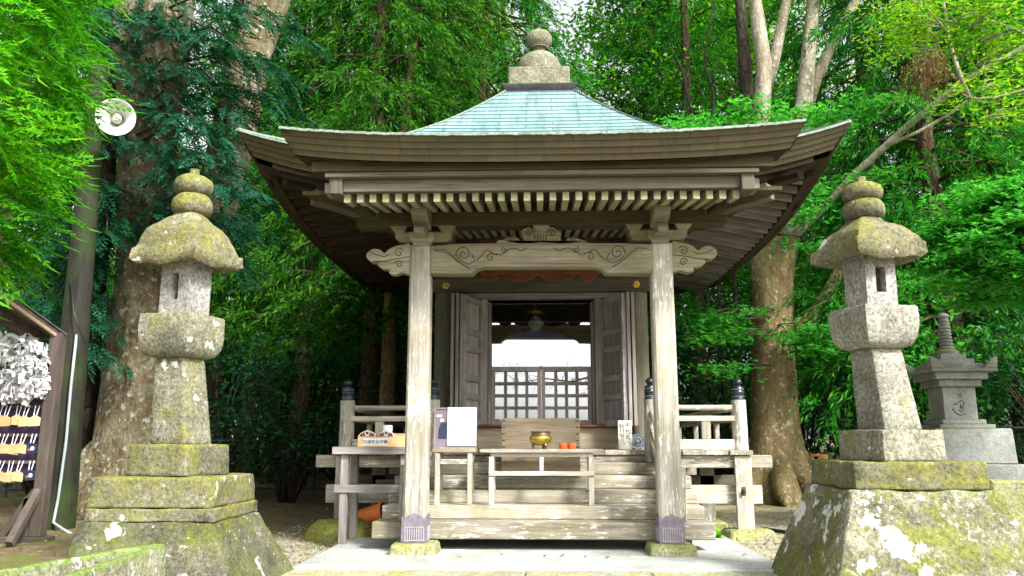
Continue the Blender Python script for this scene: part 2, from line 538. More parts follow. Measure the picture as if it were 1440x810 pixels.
M['shoe'] = plain('purple grey copper', (0.20, 0.17, 0.20), 0.55, 0.3, 0.3, 22, 0.2)
M['shoe_rib'] = plain('worn copper ribs', (0.38, 0.35, 0.38), 0.5, 0.3, 0.2, 22)
M['cap'] = plain('black bronze', (0.035, 0.042, 0.05), 0.35, 0.6, 0.3, 20)
M['capring'] = plain('blue grey bronze', (0.16, 0.19, 0.22), 0.45, 0.5, 0.3, 20)
M['brass'] = plain('old brass', (0.50, 0.36, 0.06), 0.3, 0.9, 0.25, 14)
M['brass_rim'] = plain('tarnished rim', (0.20, 0.17, 0.11), 0.4, 0.8, 0.3, 25)
M['gold'] = plain('gold leaf', (0.65, 0.45, 0.08), 0.35, 0.8, 0.3, 25)
M['white'] = plain('white paint', (0.58, 0.58, 0.54), 0.45, 0, 0.06, 5)
M['horn_in'] = plain('inner horn', (0.40, 0.40, 0.33), 0.5, 0, 0.1, 5)
M['paper'] = plain('white paper', (0.70, 0.70, 0.71), 0.8, 0, 0.04, 6)
M['black'] = plain('black ink', (0.02, 0.02, 0.025), 0.6, 0, 0.1, 6)
M['ink'] = plain('faded ink', (0.09, 0.085, 0.07), 0.8, 0, 0.3, 30)
M['red'] = plain('vermilion lacquer', (0.62, 0.10, 0.02), 0.4, 0, 0.12, 8)
M['orange'] = plain('orange plastic', (0.75, 0.20, 0.04), 0.5, 0, 0.12, 6)
M['pipe'] = plain('grey conduit', (0.30, 0.34, 0.36), 0.5, 0, 0.1, 6)
M['fence'] = plain('dark green fence paint', (0.02, 0.04, 0.04), 0.6, 0, 0.2, 6)
M['statue_robe'] = plain('blue robe paint', (0.12, 0.24, 0.62), 0.6, 0, 0.35, 6)
M['statue_face'] = plain('old white face paint', (0.92, 0.90, 0.78), 0.5, 0, 0.03, 9)
M['hair'] = plain('black hair paint', (0.02, 0.02, 0.03), 0.5, 0, 0.2, 9)
M['mauve'] = plain('mauve poster', (0.17, 0.13, 0.155), 0.6, 0, 0.12, 6)
M['cyan'] = plain('pale cyan print', (0.30, 0.56, 0.60), 0.7, 0, 0.12, 20)
M['lilac'] = plain('pale lilac print', (0.45, 0.38, 0.58), 0.7, 0, 0.05, 8)
M['peach'] = plain('pale yellow print', (0.66, 0.52, 0.22), 0.7, 0, 0.1, 20)
M['navy'] = plain('navy print', (0.012, 0.02, 0.05), 0.6, 0, 0.3, 20)
M['orange_sign'] = plain('faded orange sign', (0.55, 0.24, 0.06), 0.6, 0, 0.35, 9)
M['dark_brown'] = plain('dull dark brown', (0.05, 0.04, 0.03), 0.9, 0, 0.4, 8)  # even dark brown for the carved character's strokes and the nails
M['ema'] = plain('bare ema board', (0.60, 0.42, 0.20), 0.65, 0, 0.18, 9)
M['cord'] = plain('white cord', (0.70, 0.68, 0.74), 0.8, 0, 0.08, 9)
M['violet'] = plain('violet cloth', (0.06, 0.035, 0.08), 0.8, 0, 0.2, 9)

def glass():
    m, nt, b, out = newmat('window glass')
    nt.nodes.remove(b)
    g = G(nt)
    t = g.n('ShaderNodeBsdfTransparent')
    t.inputs[0].default_value = (0.9, 0.92, 0.92, 1)
    s = g.n('ShaderNodeBsdfGlossy')
    s.inputs['Roughness'].default_value = 0.0
    s.inputs[0].default_value = (0.95, 0.97, 1.0, 1)
    mx = g.n('ShaderNodeMixShader')
    mx.inputs[0].default_value = 0.38
    g.l(t.outputs[0], mx.inputs[1])
    g.l(s.outputs[0], mx.inputs[2])
    g.l(mx.outputs[0], out.inputs[0])
    return m
M['glass'] = glass()
# ================================================================== ground
GZ = -0.04
def ground_mat():
    m, nt, b, out = newmat('forest floor')
    g = G(nt)
    tc = g.n('ShaderNodeTexCoord')
    v = tc.outputs['Object']
    n1 = g.noise(v, 0.7, 6, 0.65)
    n2 = g.noise(v, 6, 6, 0.7)
    n3 = g.noise(v, 45, 4, 0.7)
    c = g.ramp(n2, [(0.3, (0.12, 0.09, 0.05)), (0.7, (0.26, 0.21, 0.125))])
    sx = g.n('ShaderNodeSeparateXYZ'); g.l(v, sx.inputs[0])
    # trodden sandy ground near the shrine, litter under the trees
    far = g.math('ADD', g.math('MULTIPLY', sx.outputs[1], 0.10), g.math('SUBTRACT', g.math('MULTIPLY', n1, 1.2), 1.25))
    far = g.math('ADD', far, g.math('MULTIPLY', g.math('SUBTRACT', -1.5, sx.outputs[0]), 0.5, True))
    sand = g.ramp(n2, [(0.3, (0.30, 0.27, 0.18)), (0.7, (0.46, 0.42, 0.31))])
    c = g.mix(g.ramp(far, [(0.35, 1), (0.62, 0)]), c, sand)
    mo = g.ramp(g.noise(v, 1.6, 6, 0.7), [(0.53, 0), (0.60, 1)])
    c = g.mix(g.math('MULTIPLY', mo, 0.8), c, (0.15, 0.19, 0.03))
    c = g.mix(0.7, c, g.ramp(n3, [(0.3, 0.5), (0.66, 1.2)]), 'MULTIPLY')
    g.l(c, b.inputs['Base Color'])
    b.inputs['Roughness'].default_value = 0.95
    b.inputs['Specular IOR Level'].default_value = 0.1
    g.l(g.bump(g.math('ADD', n2, n3), 0.9, 0.03), b.inputs['Normal'])
    return m
M['ground'] = ground_mat()
mb = MB()
xs = [-200, -60, -25] + [-14 + i * 0.7 for i in range(41)] + [25, 60, 200]
ys = [-200, -60, -20, -6, 0] + [1 + i * 0.7 for i in range(36)] + [32, 45, 80, 200]
def gh(x, y):
    d = max(0.0, min(1.0, (max(abs(x) - 2.6, y - 13.4)) / 2.0))
    far = max(0, y - 14) * 0.012
    return GZ + 0.10 * d * (0.5 + mnoise.noise(Vector((x * 0.45, y * 0.45, 0)))) + far
V = [(x, y, gh(x, y)) for y in ys for x in xs]
nx = len(xs)
mb.add(V, [(j * nx + i, j * nx + i + 1, (j + 1) * nx + i + 1, (j + 1) * nx + i) for j in range(len(ys) - 1) for i in range(nx - 1)])
tag(mb.build('ground', M['ground'], None, loc=(0, 0, 0), sharp=180), kind='structure')
# the swept stone platform and its kerb, the paving in front
tag(MB().box(-1.72, 1.66, 5.72, 9.2, GZ - 0.1, 0.0).build('stone_platform', M['slab'], None, loc=(0, 7, 0), bevel=0.008), kind='structure')
mbk = MB()
for a, b_ in ((-2.0, -0.96), (-0.955, -0.12), (-0.115, 0.72), (0.725, 1.75)):
    mbk.box(a, b_, 5.46, 5.715, GZ - 0.1, -0.012 + random.uniform(-0.004, 0.004))
tag(mbk.build('kerb', M['kerb'], None, loc=(0, 5.5, 0), bevel=0.01), kind='structure')
mbk = MB()
for a, b_ in ((-0.78, -0.27), (-0.255, 0.33), (0.345, 0.88)):
    for k in range(4): mbk.box(a, b_, 5.45 - 0.62 * (k + 1), 5.435 - 0.62 * k, GZ - 0.1, -0.02 + 0.003 * (k % 2))
tag(mbk.build('paving', M['paving'], None, loc=(0, 4, 0), bevel=0.008), kind='structure')

# ================================================================== the shrine
S = empty('wooden_shrine', (0, 9.0, 0), 'small weathered wooden shrine with green copper pyramid roof and open doors', 'shrine')
def sp(name, mb, mat, parent=S, **kw): return mb.build(name, mat, parent, **kw)

# ---- porch posts with copper shoes on foot stones
PX = 0.985
for s in (-1, 1):
    x = s * PX
    c = 0.018
    mb = MB()
    oct_ = lambda h, cc: [(-h + cc, -h), (h - cc, -h), (h, -h + cc), (h, h - cc), (h - cc, h), (-h + cc, h), (-h, h - cc), (-h, -h + cc)]
    y = 6.49
    mb.prism([(x + a, y + b_, 0.08) for a, b_ in oct_(0.092, c)], (0, 0, 2.35))
    for vtx in mb.v:
        if vtx.z > 1: vtx.x = x + (vtx.x - x) * 0.92; vtx.y = y + (vtx.y - y) * 0.92
    post = sp('porch_post', mb, wood('post', 'z'))
    h = 0.096
    mb = MB()
    for (ax, ay, bx, by) in ((-h, -h, h, -h), (h, -h, h, h), (h, h, -h, h), (-h, h, -h, -h)):
        A, B = Vector((x + ax, y + ay, 0)), Vector((x + bx, y + by, 0))
        out = Vector(((ax + bx), (ay + by), 0)).normalized() * 0.002
        prof = [(0, 0.085), (1, 0.085), (1, 0.285), (0.9, 0.265), (0.84, 0.27), (0.74, 0.288), (0.62, 0.292), (0.5, 0.305), (0.38, 0.292), (0.26, 0.288), (0.16, 0.27), (0.1, 0.265), (0, 0.285)]
        mb.prism([A.lerp(B, t) + Vector((0, 0, z)) for t, z in prof], out * 1.0)
    shoe = sp('metal_shoe', mb, M['shoe'], post)
    mb = MB()
    for (ax, ay, bx, by) in ((-h, -h, h, -h), (h, -h, h, h), (-h, h, -h, -h)):
        A, B = Vector((x + ax, y + ay, 0)), Vector((x + bx, y + by, 0))
        out = Vector(((ax + bx), (ay + by), 0)).normalized() * 0.005
        for k in range(9):
            t = 0.13 + k * 0.0925
            mb.prism([A.lerp(B, t) + out * 0.5 + Vector((0, 0, 0.10)), A.lerp(B, t + 0.03) + out * 0.5 + Vector((0, 0, 0.10)), A.lerp(B, t + 0.03) + out * 0.5 + Vector((0, 0, 0.195)), A.lerp(B, t) + out * 0.5 + Vector((0, 0, 0.195))], out)
        for z in (0.097, 0.196):
            mb.prism([A.lerp(B, 0.12) + out * 0.5 + Vector((0, 0, z)), A.lerp(B, 0.9) + out * 0.5 + Vector((0, 0, z)), A.lerp(B, 0.9) + out * 0.5 + Vector((0, 0, z + 0.006)), A.lerp(B, 0.12) + out * 0.5 + Vector((0, 0, z + 0.006))], out * 1.1)
    sp('metal_rib', mb, M['shoe_rib'], post)
    sp('foot_stone', MB().frustum(x, y, 0.185, 0.16, 0.165, 0.14, -0.02, 0.08, 0.02 * s), M['foot'], bevel=0.015, rough=(3, 0.010, 6))

# ---- stairs: six risers up to the veranda
risers = [(0.085, 0.215), (0.216, 0.325), (0.326, 0.435), (0.436, 0.545), (0.546, 0.655)]
for i, (z0, z1) in enumerate(risers):
    w = 1.33 - 0.004 * i
    ext = 0.03 if i == 0 else 0.0
    sp('stair_tread', MB().box(-w - ext, w + ext, 6.62 + 0.245 * i, 6.90 + 0.245 * i, z0, z1), wood('stair', 'x'), bevel=0.007)
for s in (-1, 1):
    for i in range(2):
        sp('stair_bearer', MB().box(s * 1.1 - 0.1, s * 1.1 + 0.1, 6.75 + i * 0.6, 7.2 + i * 0.55, -0.03, 0.082 + i * 0.1), M['foot'], bevel=0.01, rough=(1, 0.006, 8))

# ---- veranda
VX, VY0, VY1 = 1.98, 7.78, 12.9
fz = 0.765
for s in (-1, 1):
    for k in range(4):
        sp('veranda_board', MB().box(s * (1.10 + 0.22 * k), s * (1.10 + 0.22 * k + 0.215), VY0 - 0.02 * (k % 2), VY1, fz - 0.045, fz), wood('stair', 'y'), bevel=0.004)
for k in range(9):
    a = -1.07 + k * 0.238
    sp('veranda_board', MB().box(a, a + 0.234, VY0, 8.62, fz - 0.045, fz), wood('stair', 'y'), bevel=0.004)
sp('veranda_edge', MB().box(-1.07, 1.07, 7.80, 7.86, 0.656, fz - 0.047), wood('stair', 'x'), bevel=0.004)
sp('veranda_beam', MB().box(-2.17, 2.17, 7.84, 7.985, 0.60, 0.717), wood('pale', 'x'), bevel=0.006)
sp('veranda_beam', MB().box(-2.17, 2.17, 12.6, 12.74, 0.60, 0.717), wood('pale', 'x'), bevel=0.006)
for s in (-1, 1):
    sp('veranda_beam', MB().box(s * 1.90 - 0.06, s * 1.90 + 0.06, 7.99, 12.59, 0.60, 0.715), wood('pale', 'y'), bevel=0.006)
    sp('tie_beam', MB().box(s * 1.36, s * 2.07, 7.87, 7.94, 0.27, 0.44), wood('post', 'x'), bevel=0.005)
    sp('tie_beam', MB().box(s * 1.06, s * 2.03, 8.68, 8.76, 0.36, 0.50), wood('grey', 'x'), bevel=0.005)
    sp('peg', MB().box(s * 1.875 - 0.02, s * 1.875 + 0.02, 7.785, 7.83, 0.35, 0.43), wood('grey', 'z'), bevel=0.003)
    sp('peg', MB().box(s * 1.875 - 0.014, s * 1.875 + 0.014, 7.75, 7.79, 0.37, 0.41), wood('under', 'z'), bevel=0.003)
    for yy in (8.72, 10.7, 12.5):
        if yy > 8.8:
            sp('veranda_post', MB().box(s * 1.9 - 0.075, s * 1.9 + 0.075, yy - 0.07, yy + 0.07, 0.02, 0.60), wood('pale', 'z'), bevel=0.006)
        else:
            sp('veranda_post', MB().box(s * 1.72 - 0.075, s * 1.72 + 0.075, yy - 0.04, yy + 0.11, 0.02, 0.718), wood('pale', 'z'), bevel=0.006)
        sp('under_post', MB().tube([(s * 1.05, yy, -0.02), (s * 1.05, yy, 0.72)], 0.115, 14), wood('pale', 'z'))
    sp('foot_stone', MB().box(s * 1.72 - 0.16, s * 1.72 + 0.16, 8.55, 8.95, GZ - 0.02, 0.04), M['foot'], bevel=0.02, rough=(2, 0.012, 6))
# corner posts reach from the foot stone to the rail; newels stand at the stair head
def bronze_cap(parent, x, y, z, r=0.062):
    pr = [(r * 0.98, 0), (r * 1.0, 0.012), (r * 0.94, 0.018), (r * 0.94, 0.062), (r * 1.0, 0.068), (r * 1.0, 0.08), (r * 0.9, 0.086), (r * 0.9, 0.12), (r * 0.8, 0.13), (r * 0.55, 0.133), (r * 0.42, 0.14), (r * 0.48, 0.147), (r * 0.72, 0.16), (r * 0.76, 0.174), (r * 0.6, 0.19), (r * 0.3, 0.203), (r * 0.08, 0.216)]
    sp('post_cap', MB().lathe(pr, (x, y, z), 18), M['cap'], parent, sharp=50)
    mb = MB()
    for zz in (0.03, 0.074, 0.10): mb.lathe([(r * 0.95, zz - 0.005), (r * 1.02, zz), (r * 0.95, zz + 0.005)], (x, y, z), 18)
    sp('cap_ring', mb, M['capring'], parent)
for s in (-1, 1):
    x, y = s * 1.885, 7.86
    mb = MB().box(x - 0.072, x + 0.072, y - 0.085, y + 0.06, 0.04, 0.60)
    sp('veranda_post', MB().box(x - 0.078, x + 0.078, 7.79, 7.835, 0.03, 0.715), wood('post', 'z'), bevel=0.006)
    p = sp('rail_post', MB().tube([(x, y, fz + 0.002), (x, y, 1.235)], [0.074, 0.07], 16), wood('post', 'z'))
    bronze_cap(p, x, y, 1.235)
    x2, y2 = s * 1.03, 7.72
    p = sp('rail_post', MB().tube([(x2, y2, 0.66), (x2, y2, 1.235)], [0.068, 0.064], 16), wood('post', 'z'))
    bronze_cap(p, x2, y2, 1.235, 0.058)
    if s > 0:
        sp('foot_stone', MB().frustum(x + 0.02, 7.86, 0.24, 0.2, 0.19, 0.15, GZ - 0.03, 0.05, 0.1), M['foot'], bevel=0.02, rough=(3, 0.02, 5))
    else:
        mb = MB().ball((x + 0.03, 7.62, -0.02), 0.33, 0.26, 0.19, 24, 16)
        for v_ in mb.v: v_.z = min(v_.z, 0.14 + 0.1 * (v_.z - 0.14))
        sp('foot_stone', mb, M['mound'], rough=(0, 0.02, 4), sharp=80)
    # front rails
    xa, xb = s * 1.09, s * 1.815
    sp('rail', MB().tube([(xa, 7.84, 1.163), (xb, 7.84, 1.163)], 0.026, 12), wood('post', 'x'))
    sp('rail', MB().box(xa, xb + s * 0.05, 7.81, 7.87, 1.035, 1.085), wood('post', 'x'), bevel=0.005)
    sp('rail', MB().box(xa, xb, 7.80, 7.88, fz + 0.002, 0.865), wood('post', 'x'), bevel=0.005)
    for xx in (1.26, 1.56):
        sp('baluster', MB().box(s * xx - 0.042, s * xx + 0.042, 7.815, 7.865, 0.866, 1.034), wood('post', 'z'), bevel=0.004)
    # side rails
    sp('rail', MB().tube([(s * 1.885, 7.94, 1.163), (s * 1.885, 12.7, 1.163)], 0.026, 12), wood('pale', 'y'))
    sp('rail', MB().box(s * 1.885 - 0.03, s * 1.885 + 0.03, 7.94, 12.7, 1.035, 1.085), wood('pale', 'y'), bevel=0.005)
    sp('rail', MB().box(s * 1.885 - 0.04, s * 1.885 + 0.04, 7.94, 12.7, fz + 0.002, 0.865), wood('pale', 'y'), bevel=0.005)
    for yy in (8.9, 10.1, 11.3, 12.5):
        sp('baluster', MB().box(s * 1.885 - 0.025, s * 1.885 + 0.025, yy - 0.04, yy + 0.04, 0.866, 1.034), wood('pale', 'z'), bevel=0.004)
    # stair rails sweeping down to a short post behind the porch post
    x3 = s * 1.10
    def sweep(dz): return [(x2 + (x3 - x2) * t, 7.72 - 1.02 * t, 1.10 + dz - 0.62 * t - 0.06 * math.sin(math.pi * t)) for t in [i / 8 for i in range(9)]]
    sp('stair_rail', MB().tube(sweep(0.06), 0.028, 10), wood('pale', 'y'))
    for a, b_ in ((0, 0),):
        mb = MB()
        pts = sweep(-0.10)
        for i in range(8): mb.bar(pts[i], pts[i + 1], 0.05, 0.05)
        sp('stair_rail', mb, wood('pale', 'y'))
        mb = MB()
        pts = sweep(-0.27)
        for i in range(8): mb.bar(pts[i], pts[i + 1], 0.06, 0.09)
        sp('stair_rail', mb, wood('pale', 'y'))
    sp('rail_post', MB().box(x3 - 0.05, x3 + 0.05, 6.66, 6.75, 0.216, 0.66), wood('pale', 'z'), bevel=0.006)

# ---- hall body
HY, HB = 8.72, 12.5
for s in (-1, 1):
    for yy in (HY, 10.7, HB):
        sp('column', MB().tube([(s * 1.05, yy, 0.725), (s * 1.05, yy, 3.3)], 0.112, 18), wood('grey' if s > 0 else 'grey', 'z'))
    mb = MB()
    for k in range(14):
        z0 = 0.77 + k * 0.19
        mb.box(s * 1.05 - 0.02, s * 1.05 + 0.02, HY + 0.1, HB - 0.1, z0, z0 + 0.186)
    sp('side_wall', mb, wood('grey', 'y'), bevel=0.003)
mb = MB()
for k in range(14):
    z0 = 0.77 + k * 0.19
    mb.box(-0.95, 0.95, HB - 0.02, HB + 0.02, z0, z0 + 0.186)
sp('rear_wall', mb, wood('under', 'x'), bevel=0.003)
mb = MB()
for k in range(5):
    z0 = 2.57 + k * 0.19
    mb.box(-0.95, 0.95, HY + 0.02, HY + 0.06, z0, z0 + 0.186)
sp('front_wall', mb, wood('under', 'x'), bevel=0.003)
sp('floor', MB().box(-1.0, 1.0, HY + 0.25, HB - 0.03, 0.93, 0.98), wood('under', 'y'))
sp('ceiling', MB().box(-1.02, 1.02, HY + 0.08, HB - 0.03, 3.0, 3.03), wood('under', 'y'))
sp('sill_board', MB().box(-0.94, 0.94, 8.66, 8.73, fz + 0.002, 0.99), wood('tan', 'x'), bevel=0.004)
sp('sill', MB().box(-0.66, 0.72, 8.60, 8.80, 0.992, 1.018), wood('red', 'x'), bevel=0.004)
sp('lintel', MB().box(-1.20, 1.18, 8.58, 8.665, 2.44, 2.585), wood('grey', 'x'), bevel=0.006)
sp('door_head', MB().box(-0.95, 0.95, 8.645, 8.76, 2.375, 2.437), wood('frame', 'x'), bevel=0.004)
for s in (-1, 1):
    mb = MB()
    for k in range(6):
        a = k * math.pi / 3
        mb.ball((s * 1.03 + 0.026 * math.cos(a), 8.578, 2.512 + 0.026 * math.sin(a)), 0.017, 0.008, 0.017, 8, 6)
    mb.ball((s * 1.03, 8.574, 2.512), 0.017, 0.014, 0.017, 10, 8)
    sp('flower_boss', mb, M['gold'], sharp=180)
    sp('door_jamb', MB().box(s * 0.615 - 0.035, s * 0.615 + 0.035, 8.66, 8.78, 1.02, 2.373), wood('frame', 'z'), bevel=0.004)
    sp('inner_jamb', MB().box(s * 0.562 - 0.015, s * 0.562 + 0.015, 8.72, 8.80, 1.02, 2.35), wood('frame', 'z'), bevel=0.003)
    sp('door_panel_wall', MB().box(s * 0.65, s * 0.94, 8.70, 8.74, 0.992, 2.373), wood('door', 'z'))
# folding door leaves, swung open
def leaf(name, A, B, z0, z1, th, panels=True):
    A, B = Vector((*A, 0)), Vector((*B, 0))
    d = (B - A).normalized()
    n = Vector((d.y, -d.x, 0))
    if n.y > 0: n = -n
    L = (B - A).length
    def slab(u0, u1, w0, w1, o0, o1):
        P = []
        for w in (w0, w1):
            for (u, o) in ((u0, o0), (u1, o0), (u1, o1), (u0, o1)):
                q = A + d * (u * L) + n * o
                P.append((q.x, q.y, w))
        return P
    mb = MB().hexa(slab(0, 1, z0, z1, -th / 2, th / 2 - 0.026))
    door = sp(name, mb, wood('door', 'z'))
    st = MB()
    H = z1 - z0
    for f in (0, 1):
        o0, o1 = (th / 2 - 0.0255, th / 2) if f == 0 else (-th / 2 - 0.008, -th / 2 - 0.0005)
        st.hexa(slab(0, 0.11, z0, z1, o0, o1)); st.hexa(slab(0.89, 1, z0, z1, o0, o1))
        for w0, w1 in ((0, 0.05), (0.20, 0.245), (0.34, 0.385), (0.565, 0.61), (0.70, 0.745), (0.955, 1.0)):
            st.hexa(slab(0.112, 0.888, z0 + w0 * H, z0 + w1 * H, o0, o1))
    st.build('door_batten', wood('door', 'x'), door, bevel=0.003)
    return door
leaf('door_leaf', (-0.655, 8.70), (-0.815, 8.30), 1.0, 2.36, 0.05)
leaf('door_leaf', (0.655, 8.70), (0.86, 8.30), 1.0, 2.36, 0.05)
for s, xx in ((-1, 0.87), (1, 0.905)):
    mb = MB()
    mb.box(s * xx - 0.017, s * xx + 0.017, 8.29, 8.68, 1.0, 2.38)
    mb.box(s * (xx + 0.05) - 0.017, s * (xx + 0.05) + 0.017, 8.30, 8.68, 1.0, 2.38)
    sp('door_edge', mb, wood('frame', 'z'), bevel=0.003)
# lattice doors and the glass behind them
for s in (-1, 1):
    x0, x1 = (-0.545, -0.002) if s < 0 else (0.002, 0.545)
    z0, z1 = 1.02, 1.645
    mb = MB().box(x0, x1, 8.775, 8.815, z1 - 0.05, z1).box(x0, x1, 8.775, 8.815, z0, z0 + 0.05)
    mb.box(x0, x0 + 0.04, 8.776, 8.814, z0 + 0.051, z1 - 0.051).box(x1 - 0.04, x1, 8.776, 8.814, z0 + 0.051, z1 - 0.051)
    lat = sp('lattice_door', mb, wood('door', 'z'), bevel=0.003)
    mb = MB()
    W = x1 - x0 - 0.08
    for k in range(1, 4):
        xx = x0 + 0.04 + W * k / 4
        mb.box(xx - 0.016, xx + 0.016, 8.785, 8.805, z0 + 0.052, z1 - 0.052)
    sp('lattice_bar', mb, wood('frame', 'z'), lat)
    mb = MB()
    for k in range(1, 4):
        zz = z0 + 0.05 + (z1 - z0 - 0.1) * k / 4
        mb.box(x0 + 0.041, x1 - 0.041, 8.782, 8.808, zz - 0.016, zz + 0.016)
    sp('lattice_bar', mb, wood('frame', 'x'), lat)
sp('door_latch', MB().ball((0, 8.765, 1.635), 0.016, 0.01, 0.02), M['brass'], sharp=180)
sp('glass_pane', MB().box(-0.545, 0.545, 8.83, 8.836, 1.02, 2.35), M['glass'])

# ---- porch bracket work
kx = wood('carved', 'x')
def cloud(pts, n=6):
    """closed smooth outline through pts"""
    out = []
    m = len(pts)
    for i in range(m):
        p0, p1, p2, p3 = (Vector((*pts[(i + k - 1) % m], 0)) for k in range(4))
        for t in range(n):
            u = t / n
            q = 0.5 * ((2 * p1) + (p2 - p0) * u + (2 * p0 - 5 * p1 + 4 * p2 - p3) * u * u + (3 * p1 - p0 - 3 * p2 + p3) * u ** 3)
            out.append((q.x, q.y))
    return out
def px2(pts, Y, mirror=False, cx=757.5):
    """outline measured in the photograph, as metres on the plane at depth Y"""
    o = []
    for a, b_ in pts:
        p = at(a, b_, Y)
        o.append((-p.x if mirror else p.x, p.z))
    return o
YB = 6.44
# rainbow beam
beam = px2([(606, 347), (640, 344), (700, 343), (757, 343), (815, 343), (875, 343), (920, 345), (920, 386), (852, 385), (845, 378), (838, 376), (680, 376), (672, 378), (664, 386), (606, 386)], YB)
bm_o = sp('rainbow_beam', MB().prism_xz(beam, YB - 0.03, YB + 0.11), kx, bevel=0.006)
# raised carved field with scalloped ends, and its line-cut scrolls
field = [(610, 350), (622, 346.5), (700, 345.5), (757, 345.5), (815, 345.5), (893, 346), (912, 350), (900, 356), (888, 359), (872, 371), (862, 376), (852, 383), (843, 374), (834, 371.5), (684, 371.5), (676, 374), (666, 383), (658, 379), (648, 372), (634, 363), (628, 357), (617, 356)]
sp('carved_field', MB().prism_xz(px2(field, YB), YB - 0.038, YB - 0.0305), kx, bm_o, bevel=0.003)
def scroll(c, r0, turns, a0, sgn=1, n=26):
    P = []
    for i in range(n):
        t = i / (n - 1)
        a = a0 + sgn * turns * 2 * math.pi * t
        r = r0 * (1 - t * 0.85)
        P.append((c[0] + r * math.cos(a), c[1] - r * math.sin(a)))
    return P
gmb = [MB(), MB()]
def groove(pts, Y, r=0.0035, both=True):
    for mir in (False, True):
        gmb[mir].tube([(x, Y, z) for x, z in px2(pts, Y, mir)], r, 5)
groove(scroll((652, 357), 11, 1.5, 3.4, -1), YB - 0.039)
groove([(663, 357), (668, 366), (660, 372), (650, 368), (643, 362)], YB - 0.039)
groove(cloud([(672, 366), (677, 360), (684, 352), (692, 356), (698, 360)], 5)[:-5], YB - 0.039)
groove(scroll((690, 362), 6, 1.2, 1.0, 1), YB - 0.039)
groove([(697, 357), (704, 359), (712, 353), (720, 349), (727, 350), (733, 353), (741, 349)], YB - 0.039)
groove(scroll((710, 352), 5, 1.2, 2.0, 1), YB - 0.039)
groove([(612, 352), (624, 351), (634, 358), (645, 368), (660, 377)], YB - 0.039)
for g_ in gmb: sp('scroll_line', g_, wood('under', 'x'), bm_o, sharp=180)
# carved noses left and right of the posts
nose = [(579, 346), (567, 345.5), (557, 347), (547, 352), (542, 357), (535, 352), (526, 351), (518, 356), (516, 362), (521, 368), (528, 370), (534, 369), (532, 374), (540, 379), (549, 380), (548, 385), (556, 387), (566, 384), (579, 384)]
for s in (-1, 1):
    o = px2(cloud(nose, 3), YB + 0.02)
    if s > 0: o = [(-x, z) for x, z in o]
    n_o = sp('carved_nose', MB().prism_xz(o, YB - 0.01, YB + 0.09), kx, bevel=0.012, seg=2)
    mb = MB()
    for P in (scroll((562, 357), 7, 1.3, 0.5, 1), scroll((562, 373), 6, 1.3, 3.0, -1), [(577, 362), (565, 364), (552, 366), (540, 369), (527, 369)], [(522, 356), (532, 360), (541, 362), (548, 359)]):
        mb.tube([(-x if s > 0 else x, YB - 0.012, z) for x, z in px2(P, YB + 0.02)], 0.0032, 5)
    sp('scroll_line', mb, wood('under', 'x'), n_o, sharp=180)
# brackets over each post
def rect_px(a, b_, c, d, Y): return px2([(a, d), (c, d), (c, b_), (a, b_)], Y)
for s in (-1, 1):
    mir = s > 0
    def ol(pts, Y=6.42): return px2(pts, Y, mir)
    sp('bracket_block', MB().prism_xz(ol([(576, 328), (611, 328), (611, 337), (606, 342), (605, 346), (582, 346), (581, 342), (576, 337)]), 6.38, 6.60), kx, bevel=0.003)
    sp('bracket_arm', MB().prism_xz(ol([(556, 327), (635, 327), (635, 335), (631, 340), (622, 341), (568, 341), (560, 339), (556, 335)], 6.44), 6.43, 6.55), kx, bevel=0.004)
    for c in (561, 628):
        sp('bearing_block', MB().prism_xz(ol([(c - 12, 312.5), (c + 12, 312.5), (c + 12, 319), (c + 7, 326.5), (c - 7, 326.5), (c - 12, 319)], 6.42), 6.405, 6.56), kx, bevel=0.003)
    wave = cloud([(527, 308.5), (530, 314), (538, 319), (547, 317), (552, 313), (598, 312), (640, 313), (648, 317), (657, 317), (663, 314), (669, 308.5), (598, 307.8)], 3)
    sp('carved_arm', MB().prism_xz(ol(wave, 6.44), 6.44, 6.54), kx, bevel=0.004)
    # carved tail that pokes forward over the post
    cx = -at(593, 310, 6.3).x * s
    def fwd(prof, w, name):
        mb = MB().prism([(cx - w / 2, y, z) for y, z in prof], (w, 0, 0))
        return sp(name, mb, kx, bevel=0.008)
    fwd(cloud([(6.40, 2.50), (6.28, 2.49), (6.20, 2.46), (6.15, 2.48), (6.17, 2.53), (6.23, 2.56), (6.20, 2.60), (6.16, 2.63), (6.20, 2.68), (6.30, 2.70), (6.42, 2.69)], 4), 0.085, 'carved_tail')
    fwd([(6.43, 2.55), (6.22, 2.585), (6.14, 2.63), (6.14, 2.70), (6.43, 2.70)], 0.13, 'carved_tail')
# frog-leg strut in the middle
frog = [(697, 343), (700, 337), (708, 337), (716, 332), (724, 332), (731, 337), (733, 341), (736, 337), (734, 331), (733, 325), (737, 321), (744, 318.5), (750, 322), (765, 322), (772, 318.5), (780, 320), (785, 325), (790, 327), (788, 333), (789, 338), (793, 341), (798, 335), (806, 332), (815, 336), (823, 338), (828, 343)]
f_o = sp('frog_leg_strut', MB().prism_xz(px2(frog, 6.44), 6.44, 6.52), kx, bevel=0.006)
mb = MB()
for P in (scroll((744, 328), 6, 1.3, 0, 1), scroll((776, 328), 6, 1.3, 3.14, -1), scroll((718, 338), 4.5, 1.2, 0.4, 1), scroll((806, 338), 4.5, 1.2, 2.8, -1)):
    mb.tube([(x, 6.436, z) for x, z in px2(P, 6.44)], 0.0032, 5)
for a in (752, 756, 760, 764, 768): mb.tube([(x, 6.436, z) for x, z in px2([(a, 330), (a, 341)], 6.44)], 0.0035, 5)
sp('scroll_line', mb, wood('under', 'x'), f_o, sharp=180)
